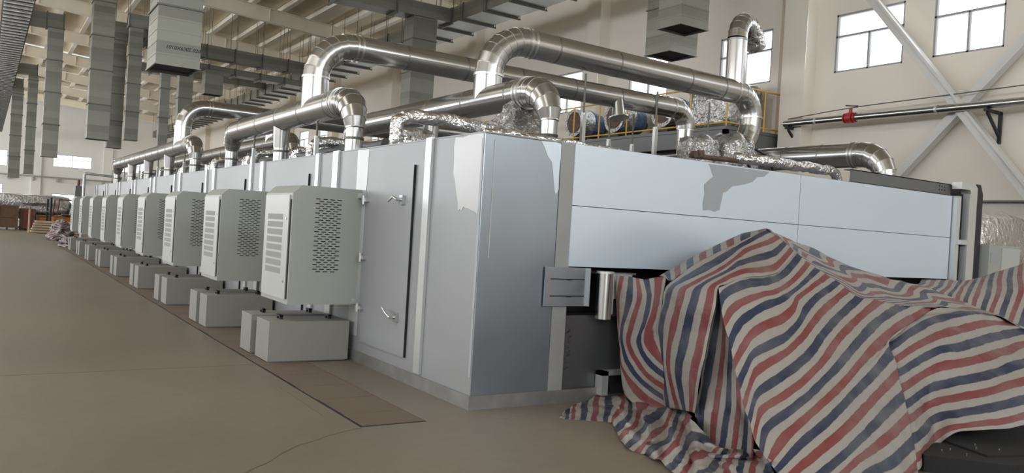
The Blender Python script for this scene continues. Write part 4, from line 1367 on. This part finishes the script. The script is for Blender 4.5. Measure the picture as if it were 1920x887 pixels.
    "T":[[[2.525,-1.167,1.826,0.0],[2.604,-1.253,1.756,2.5],[2.644,-1.377,1.65,6.5],[2.677,-1.453,1.589,8.5],[2.738,-1.61,1.475,12.5],[2.839,-1.767,1.37,16.5],[2.894,-1.952,1.24,20.5],[3.112,-2.01,1.213,22.5],[3.36,-2.081,1.181,24.5],[3.747,-2.153,1.169,26.5],[3.966,-2.175,1.176,27.3],[4.542,-2.356,1.116,28.5],[4.616,-2.463,1.055,30.5],[4.694,-2.571,0.996,32.5]],[[2.525,-1.167,1.831,0.95],[2.663,-1.212,1.762,1.69],[2.762,-1.295,1.663,3.27],[2.857,-1.332,1.603,5.86],[2.927,-1.495,1.495,9.42],[3.037,-1.657,1.396,10.94],[3.103,-1.849,1.278,13.45],[3.316,-1.905,1.247,16.31],[3.558,-1.971,1.213,18.29],[3.905,-2.055,1.193,19.15],[4.102,-2.101,1.19,21.02],[4.618,-2.281,1.127,24.57],[4.679,-2.417,1.063,25.84],[4.737,-2.551,1.0,26.7]],[[2.525,-1.167,1.824,-0.01],[2.737,-1.161,1.762,-0.11],[2.91,-1.193,1.683,3.87],[3.083,-1.181,1.635,6.09],[3.165,-1.352,1.531,6.46],[3.285,-1.521,1.429,8.52],[3.366,-1.723,1.316,13.23],[3.572,-1.774,1.282,14.33],[3.805,-1.834,1.255,14.14],[4.102,-1.933,1.237,17.23],[4.27,-2.009,1.22,20.94],[4.71,-2.186,1.142,22.28],[4.757,-2.361,1.063,22.59],[4.792,-2.527,0.994,26.25]],[[2.525,-1.167,1.83,-1.24],[2.811,-1.11,1.779,1.57],[3.058,-1.09,1.709,4.11],[3.309,-1.03,1.657,3.4],[3.404,-1.21,1.551,5.36],[3.535,-1.386,1.458,9.49],[3.631,-1.597,1.368,11.51],[3.829,-1.643,1.338,10.79],[4.052,-1.697,1.311,13.48],[4.298,-1.81,1.277,17.58],[4.439,-1.916,1.235,18.32],[4.802,-2.09,1.147,19.74],[4.834,-2.304,1.068,23.21],[4.845,-2.502,1.004,26.2]],[[2.525,-1.167,1.831,0.0],[2.9,-1.049,1.783,1.0],[3.237,-0.968,1.73,2.5],[3.582,-0.85,1.689,3.5],[3.692,-1.04,1.594,5.5],[3.837,-1.225,1.509,7.5],[3.951,-1.448,1.433,9.5],[4.14,-1.488,1.395,10.5],[4.351,-1.533,1.369,12.5],[4.533,-1.663,1.326,15.0],[4.642,-1.805,1.268,17.0],[4.909,-1.974,1.169,20.0],[4.926,-2.235,1.077,22.0],[4.91,-2.473,1.005,24.0]],[[2.839,-0.955,1.766,0.0],[3.222,-0.841,1.713,1.0],[3.564,-0.765,1.655,2.5],[3.915,-0.65,1.609,3.5],[4.033,-0.845,1.512,5.5],[4.186,-1.036,1.423,7.5],[4.309,-1.265,1.345,9.5],[4.503,-1.308,1.306,10.5],[4.72,-1.357,1.277,12.5],[4.91,-1.492,1.233,15.0],[5.025,-1.638,1.173,17.0],[5.303,-1.815,1.07,20.0],[5.33,-2.082,0.976,22.0],[5.322,-2.325,0.902,24.0]],[[3.297,-0.66,1.319,0.0],[3.689,-0.553,1.246,1.0],[4.04,-0.482,1.171,2.5],[4.399,-0.373,1.108,3.5],[4.528,-0.575,1.01,5.5],[4.693,-0.773,0.921,7.5],[4.829,-1.011,0.844,9.5],[5.03,-1.059,0.799,10.5],[5.256,-1.114,0.765,12.5],[5.457,-1.256,0.719,15.0],[5.582,-1.408,0.658,17.0],[5.875,-1.595,0.548,20.0],[5.915,-1.871,0.459,22.0],[5.918,-2.122,0.391,24.0]]],
    "U":[[[4.229,-1.515,0.778,0],[4.332,-1.583,0.768,0.9],[4.408,-1.633,0.751,2.5],[4.474,-1.677,0.733,4.5],[4.568,-1.739,0.718,6.5],[4.625,-1.776,0.699,8],[4.72,-1.838,0.684,10.5],[4.79,-1.884,0.678,12.5],[4.871,-1.938,0.644,14.5],[4.958,-1.995,0.6,16.5],[5.02,-2.036,0.56,18.5],[5.112,-2.096,0.51,20.5],[5.189,-2.147,0.46,22.5],[5.276,-2.205,0.399,24.5],[5.42,-2.299,0.331,26.5]],[[4.404,-1.448,1.277,0],[4.51,-1.517,1.267,0.9],[4.587,-1.568,1.25,2.5],[4.654,-1.612,1.232,4.5],[4.75,-1.675,1.216,6.5],[4.808,-1.714,1.197,8],[4.904,-1.777,1.181,10.5],[4.976,-1.824,1.175,12.5],[5.058,-1.878,1.141,14.5],[5.146,-1.936,1.096,16.5],[5.21,-1.978,1.055,18.5],[5.303,-2.039,1.005,20.5],[5.382,-2.091,0.953,22.5],[5.47,-2.15,0.891,24.5],[5.616,-2.246,0.822,26.5]],[[4.893,-1.349,1.356,0],[4.947,-1.385,1.354,0.9],[5.012,-1.428,1.346,2.5],[5.092,-1.48,1.34,4.5],[5.171,-1.532,1.334,6.5],[5.231,-1.571,1.332,8],[5.296,-1.614,1.325,10.5],[5.375,-1.666,1.325,12.5],[5.454,-1.718,1.324,14.5],[5.549,-1.78,1.319,16.5],[5.643,-1.842,1.32,18.5],[5.742,-1.907,1.321,20.5],[5.851,-1.978,1.323,22.5],[5.95,-2.043,1.324,24.5],[6.074,-2.125,1.321,26.5]],[[5.301,-1.139,1.359,0.3],[5.361,-1.178,1.364,1.2],[5.431,-1.224,1.362,2.8],[5.514,-1.278,1.359,4.8],[5.597,-1.333,1.356,6.8],[5.664,-1.377,1.357,8.3],[5.744,-1.43,1.36,10.8],[5.821,-1.48,1.372,12.8],[5.903,-1.534,1.39,14.8],[5.988,-1.589,1.408,16.8],[6.077,-1.648,1.43,18.8],[6.175,-1.711,1.452,20.8],[6.274,-1.777,1.475,22.8],[6.377,-1.844,1.498,24.8],[6.505,-1.928,1.516,26.8]],[[5.761,-0.902,1.357,0],[5.825,-0.945,1.368,0.9],[5.901,-0.994,1.373,2.5],[5.988,-1.051,1.373,4.5],[6.075,-1.108,1.372,6.5],[6.15,-1.158,1.378,8],[6.248,-1.221,1.391,10.5],[6.322,-1.27,1.416,12.5],[6.407,-1.326,1.454,14.5],[6.481,-1.374,1.499,16.5],[6.566,-1.43,1.544,18.5],[6.662,-1.492,1.589,20.5],[6.752,-1.551,1.635,22.5],[6.858,-1.62,1.681,24.5],[6.992,-1.708,1.723,26.5]],[[6.106,-0.772,0.95,0],[6.172,-0.816,0.961,0.9],[6.25,-0.867,0.967,2.5],[6.34,-0.926,0.967,4.5],[6.429,-0.985,0.966,6.5],[6.507,-1.036,0.972,8],[6.607,-1.101,0.986,10.5],[6.685,-1.152,1.011,12.5],[6.772,-1.209,1.051,14.5],[6.848,-1.259,1.096,16.5],[6.936,-1.316,1.143,18.5],[7.034,-1.38,1.19,20.5],[7.127,-1.441,1.237,22.5],[7.237,-1.512,1.284,24.5],[7.374,-1.602,1.328,26.5]]],
    "Q":[[[0.61,-0.57,0.01,-1.0],[0.66,-0.61,0.01,0.2],[0.7,-0.64,0.01,2.5],[0.78,-0.69,0.01,4.5],[0.86,-0.76,0.01,6.5],[0.95,-0.81,0.01,8.5],[0.94,-0.91,0.02,10.5],[0.82,-1.1,0.01,12.5],[0.65,-1.35,0.01,14.5],[0.5,-1.6,0.02,16.5],[0.51,-1.71,0.01,18.5],[0.51,-1.82,0.02,20.5],[0.47,-2.0,0.02,22.5],[0.41,-2.16,0.01,24.5],[0.33,-2.36,0.02,26.5],[0.25,-2.56,0.02,28.5],[0.22,-2.77,0.01,31.0],[0.28,-2.98,0.02,34.0],[0.45,-3.09,0.01,37.0]],[[0.62,-0.58,0.02,-0.95],[0.68,-0.59,0.02,0.25],[0.74,-0.6,0.02,2.55],[0.84,-0.63,0.02,4.55],[0.94,-0.66,0.02,6.55],[1.06,-0.69,0.02,8.55],[0.96,-0.91,0.06,10.64],[0.91,-1.06,0.04,12.35],[0.62,-1.46,0.09,14.28],[0.61,-1.57,0.05,16.53],[0.55,-1.74,0.06,18.74],[0.48,-1.92,0.08,20.6],[0.55,-1.96,0.04,22.31],[0.4,-2.23,0.07,24.3],[0.33,-2.4,0.07,26.58],[0.34,-2.5,0.04,28.74],[0.21,-2.8,0.08,31.05],[0.34,-2.93,0.06,33.79],[0.5,-3.06,0.05,36.84]],[[0.63,-0.58,0.02,-0.9],[0.71,-0.56,0.02,0.3],[0.78,-0.55,0.02,2.6],[0.91,-0.55,0.02,4.6],[1.04,-0.56,0.02,6.6],[1.19,-0.55,0.02,8.6],[1.13,-0.74,0.06,10.32],[0.82,-1.21,0.13,12.02],[0.81,-1.33,0.09,14.42],[0.74,-1.49,0.07,16.93],[0.52,-1.84,0.14,18.81],[0.7,-1.76,0.07,20.23],[0.55,-2.02,0.1,22.04],[0.39,-2.28,0.13,24.52],[0.51,-2.28,0.06,26.97],[0.28,-2.6,0.12,28.73],[0.31,-2.74,0.11,30.65],[0.51,-2.81,0.06,33.59],[0.38,-3.14,0.13,37.13]],[[0.65,-0.56,0.03,-0.86],[0.75,-0.51,0.03,0.34],[0.85,-0.47,0.03,2.64],[1.0,-0.45,0.03,4.64],[1.16,-0.42,0.03,6.64],[1.34,-0.39,0.03,8.64],[1.08,-0.83,0.13,9.79],[1.07,-0.98,0.11,12.18],[1.1,-1.08,0.07,15.03],[0.76,-1.55,0.15,17.11],[0.91,-1.5,0.09,18.29],[0.85,-1.67,0.09,19.78],[0.58,-2.05,0.15,22.32],[0.72,-2.02,0.07,25.12],[0.49,-2.35,0.11,27.01],[0.4,-2.54,0.13,28.15],[0.62,-2.51,0.06,30.3],[0.47,-2.85,0.14,33.98],[0.59,-2.97,0.11,37.69]],[[0.69,-0.52,0.02,-0.81],[0.81,-0.43,0.02,0.39],[0.93,-0.37,0.02,2.69],[1.11,-0.32,0.02,4.69],[1.31,-0.25,0.02,6.69],[1.52,-0.18,0.02,8.69],[1.43,-0.46,0.09,9.83],[1.52,-0.52,0.04,12.99],[1.26,-0.96,0.1,15.43],[1.3,-1.06,0.08,16.51],[1.34,-1.14,0.05,17.58],[1.05,-1.54,0.11,20.0],[1.06,-1.64,0.06,23.15],[0.89,-1.92,0.07,25.35],[0.67,-2.23,0.1,26.3],[0.81,-2.22,0.05,27.54],[0.74,-2.45,0.09,30.69],[0.81,-2.59,0.09,34.79],[0.91,-2.7,0.05,37.74]],[[0.72,-0.49,0.02,-0.76],[0.86,-0.38,0.02,0.44],[1.01,-0.28,0.02,2.74],[1.21,-0.2,0.02,4.74],[1.45,-0.1,0.02,6.74],[1.7,0.01,0.02,8.74],[1.86,0.0,0.05,10.78],[1.62,-0.44,0.09,13.7],[1.62,-0.63,0.09,14.86],[1.78,-0.63,0.05,15.5],[1.57,-0.97,0.1,17.6],[1.5,-1.16,0.07,21.02],[1.31,-1.46,0.06,23.68],[0.98,-1.9,0.11,24.61],[0.98,-2.01,0.05,25.38],[0.89,-2.2,0.08,27.79],[0.93,-2.34,0.1,31.74],[1.17,-2.32,0.04,35.11],[0.92,-2.66,0.09,36.85]],[[0.73,-0.5,0.03,-0.71],[0.88,-0.35,0.03,0.49],[1.05,-0.23,0.03,2.79],[1.28,-0.12,0.03,4.79],[1.56,0.02,0.03,6.79],[1.85,0.18,0.03,8.79],[1.86,-0.01,0.13,11.86],[1.64,-0.45,0.16,13.32],[2.07,-0.21,0.07,13.58],[1.85,-0.64,0.16,15.19],[1.98,-0.65,0.13,18.72],[1.86,-0.88,0.08,21.93],[1.21,-1.62,0.18,23.05],[1.21,-1.75,0.1,23.36],[0.98,-2.08,0.11,25.34],[0.77,-2.38,0.18,29.02],[1.24,-2.16,0.08,32.43],[1.11,-2.4,0.14,34.25],[0.89,-2.66,0.16,35.7]]]}


def catmull(p0, p1, p2, p3, t):
    return [.5*((2*b)+(-a+c)*t+(2*a-5*b+4*c-d)*t*t+(-a+3*b-3*c+d)*t**3) for a, b, c, d in zip(p0, p1, p2, p3)]


def lin(a, b, t):
    return [x+(y-x)*t for x, y in zip(a, b)]


def resample(row, n):
    ds = [0]
    for i in range(1, len(row)):
        ds.append(ds[-1]+(Vector(row[i][:3])-Vector(row[i-1][:3])).length)
    T = ds[-1]
    out = []
    for k in range(n+1):
        d = T*k/n
        i = 0
        while i < len(row)-2 and ds[i+1] < d:
            i += 1
        seg = max(1e-6, ds[i+1]-ds[i])
        t = min(1, max(0, (d-ds[i])/seg))
        a, b = row[max(i-1, 0)], row[min(i+2, len(row)-1)]
        sm = catmull(a, row[i], row[i+1], b, t)
        ln = lin(row[i], row[i+1], t)
        out.append([x*.75+y*.25 for x, y in zip(sm, ln)][:3]+[ln[3]])
    return out


def loft(name, rows, parent, n=60, sub=7, amp=.012, free=None, smooth=.8):
    """rows of (x, y, z, stripe) -> smooth wrinkled cloth; stripe goes to the weave map"""
    R = [resample(r, n) for r in rows]
    G = []
    for i in range(len(R)-1):
        p0, p1, p2, p3 = R[max(i-1, 0)], R[i], R[i+1], R[min(i+2, len(R)-1)]
        for k in range(sub if i < len(R)-2 else sub+1):
            t = k/sub
            row = []
            for j in range(n+1):
                a = catmull(p0[j], p1[j], p2[j], p3[j], t)
                b = lin(p1[j], p2[j], t)
                row.append([a[q]*smooth+b[q]*(1-smooth) for q in range(3)]+[b[3]])
            G.append(row)
    bm = bmesh.new()
    uvl = bm.loops.layers.uv.new('weave')
    V = [[bm.verts.new(p[:3]) for p in row] for row in G]
    for i in range(len(G)-1):
        for j in range(n):
            try:
                f = bm.faces.new((V[i][j], V[i][j+1], V[i+1][j+1], V[i+1][j]))
            except ValueError:
                continue
            f.smooth = True
            for lp, (a, b) in zip(f.loops, ((i, j), (i, j+1), (i+1, j+1), (i+1, j))):
                lp[uvl].uv = (G[a][b][3], b/n)
    bm.normal_update()
    for v in bm.verts:
        p = v.co
        e = noise.noise(p*2.3)*1.3+noise.noise(p*6.0)*.8+abs(noise.noise(Vector((p.x*3+p.y*2, p.z*5, 1))))*.7-.2
        v.co = p+v.normal*e*amp
        if v.co.z < .006:
            v.co.z = .006
    me = bpy.data.meshes.new(name)
    bm.to_mesh(me)
    bm.free()
    me.materials.append(M['tarp'])
    o = bpy.data.objects.new(name, me)
    C.objects.link(o)
    o.parent = parent
    md = o.modifiers.new('thickness', 'SOLIDIFY')
    md.thickness = .004
    md.offset = -1
    return o


def rows_of(d):
    return [[p+[s] for p in r] for s, r in d]


tp = empty('tarpaulin', (0, 0, 0), label='large red white and blue striped tarpaulin draped over a machine in front of the oven', cat='tarpaulin')
loft('left_drape', rows_of(D['A']), tp, n=90, sub=8, amp=.008)
loft('front_drape', rows_of(D['M']), tp, n=90, sub=7, amp=.017)
loft('inner_fold', rows_of(D['G']), tp, n=50, sub=7, amp=.010)
loft('side_fold', rows_of(D['H']), tp, n=60, sub=8, amp=.012)
loft('right_drape', rows_of(D['P']), tp, n=60, sub=7, amp=.017)
loft('back_drape', D['B'], tp, n=50, sub=4, amp=.006)
loft('top_fold', D['T'], tp, n=70, sub=8, amp=.012)
loft('floor_fold', D['Q'], tp, n=180, sub=12, amp=.024)
tq = empty('tarpaulin', (0, 0, 0), label='second striped tarpaulin over a low block at the right edge behind the large one', cat='tarpaulin')
loft('block_drape', D['U'], tq, n=60, sub=6, amp=.010)
cbk = tag(MB().box(6.1, 7.5, -1.75, -1.35, 0, 1.1).build('covered_block', M['darksteel']), 'low dark block under the second tarpaulin', 'block')

# ------------------------------------------------------------------ far end of the aisle
o = crumple_box('wrapped_machine', (-1.2, 54.6, 1.0), (4.4, 2.4, 1.25), M['film'], 'long machine under clear plastic at the far wall, left part', 'machine', amp=.12, div=9, seed=61)
o = crumple_box('wrapped_machine', (2.2, 54.6, 1.0), (1.9, 2.2, 1.15), M['film'], 'plastic covered machine behind the forklift mast, right part', 'machine', amp=.12, div=8, seed=62)
pl_ = empty('machine_pallet', (0, 54.6, 0), label='low dark timber bed under the plastic covered machines', cat='pallet')
m = MB()
for x in (-3.2, -1.8, -.4, 1.0, 2.4):
    m.box(x, x+.3, -1.0, 1.0, 0, .7)
m.build('timber', M['wood'], pl_)
MB().box(-3.4, 3.2, -1.1, 1.1, .7, 1.0).build('bed', M['greysteel'], pl_)
for i, (x, y, s, h, mm, lab) in enumerate([(-2.55, 52.2, 1.1, 1.5, 'wood', 'dark brown crate farthest left at the aisle end'), (-1.50, 52.4, .8, 1.35, 'maroon', 'dark reddish crate beside the farthest left one'), (-.3, 52.2, 1.5, 1.0, 'orange', 'orange brown low machine crate before the wrapped machine'), (.6, 52.0, .5, 1.1, 'cardboard', 'pale cardboard carton on end among the far crates')]):
    c = empty('crate', (x, y, 0), label=lab, cat='crate')
    m = MB()
    m.box(-s/2, s/2, -.5, .5, .12, h)
    m.build('panel_box', M[mm], c)
    m = MB()
    for zz in (.12, h*.5, h-.12):
        m.box(-s/2-.03, s/2+.03, -.54, .54, zz, zz+.1)
    for xx in (-s/2, s/2-.12):
        m.box(xx, xx+.12, -.55, -.50, .12, h)
    m.build('batten', M['wood'], c)
    m = MB()
    for xx in (-s/2, -.05, s/2-.1):
        m.box(xx, xx+.1, -.5, .5, 0, .12)
    m.build('runner', M['wood'], c)
fk = empty('forklift', (-.1, 50.4, 0), rz=.2, label='orange red forklift with black mast at the end of the aisle', cat='forklift')
m = MB()
m.box(-.2, 1.5, -.5, .5, .30, .95)
m.prism([(.9, .95), (1.55, .95), (1.55, 1.15), (1.3, 1.3), (.9, 1.2)], 'y', -.5, .5)
m.build('chassis', M['orange'], fk)
m = MB()
for y in (-.35, .35):
    m.box(-.42, -.32, y-.05, y+.05, .1, 2.1)
for z in (.4, 1.2, 2.0):
    m.box(-.42, -.34, -.35, .35, z, z+.1)
m.build('mast', M['darksteel'], fk)
m = MB()
for a in ((-.05, -.45), (-.05, .45)):
    m.bar((a[0], a[1], .95), (.05, a[1], 2.0), .06)
for a in ((1.35, -.45), (1.35, .45)):
    m.bar((a[0], a[1], 1.1), (1.2, a[1], 2.0), .06)
m.box(.0, 1.25, -.48, .48, 1.98, 2.04)
m.build('overhead_guard', M['maroon'], fk)
m = MB()
m.box(.5, .95, -.25, .25, .95, 1.1)
m.box(.9, 1.0, -.25, .25, 1.1, 1.5)
m.build('seat', M['black'], fk)
for x, y in ((0, -.45), (0, .45), (1.3, -.45), (1.3, .45)):
    MB().tube([(x, y-.1, .26), (x, y+.1, .26)], .26, 20).build('wheel', M['black'], fk)
for y in (-.2, .2):
    MB().box(-1.4, -.42, y-.05, y+.05, .08, .13).build('fork', M['darksteel'], fk)
# stacked boards and tarpaulin heap near the last cabinets
bs = empty('board_stack', (-.2, 47.5, 0), label='low stack of pale boards lying before the forklift', cat='boards')
m = MB()
for i in range(5):
    m.box(-1.3+.05*i, 1.1-.03*i, -.5, .5, .05+i*.14, .15+i*.14)
m.build('boards', M['cardboard'], bs)
for x in (-1.1, .7):
    MB().box(x, x+.1, -.5, .5, 0, .05).build('bearer', M['wood'], bs)
sp = tag(MB().tube([(-1.6, 47.2, 0), (-1.6, 47.2, 1.35)], .05, 10).build('barrier_post', M['cardboard']), 'single thin pale post before the dark crates', 'post')


def heap(name, c, s, label, seed):
    n = 40
    rows = []
    for i in range(11):
        u = i/10
        r = []
        for j in range(n+1):
            th = 2*PI*j/n
            rad = (1-u)**.42*(1+.45*noise.noise(Vector((math.cos(th)*2.2+seed, math.sin(th)*2.2, u*4))))
            r.append([c[0]+s[0]*rad*math.cos(th), c[1]+s[1]*rad*math.sin(th), c[2]+s[2]*u**.8, i*2.0+7*noise.noise(Vector((math.cos(th), math.sin(th)+seed, u)))])
        rows.append(r)
    e = empty(name, (0, 0, 0), label=label, cat='tarpaulin', group='far striped heaps')
    loft('folded_sheet', rows, e, n=48, sub=2, amp=.08)
    return e


heap('tarpaulin_heap', (-.62, 38.2, 0.012), (.55, 1.8, 1.0), 'taller crumpled striped heap beyond the last floor boxes', 1)
heap('tarpaulin_heap', (-.75, 31.2, 0.012), (.45, 1.2, .42), 'lower crumpled striped heap beside the last floor boxes', 5)
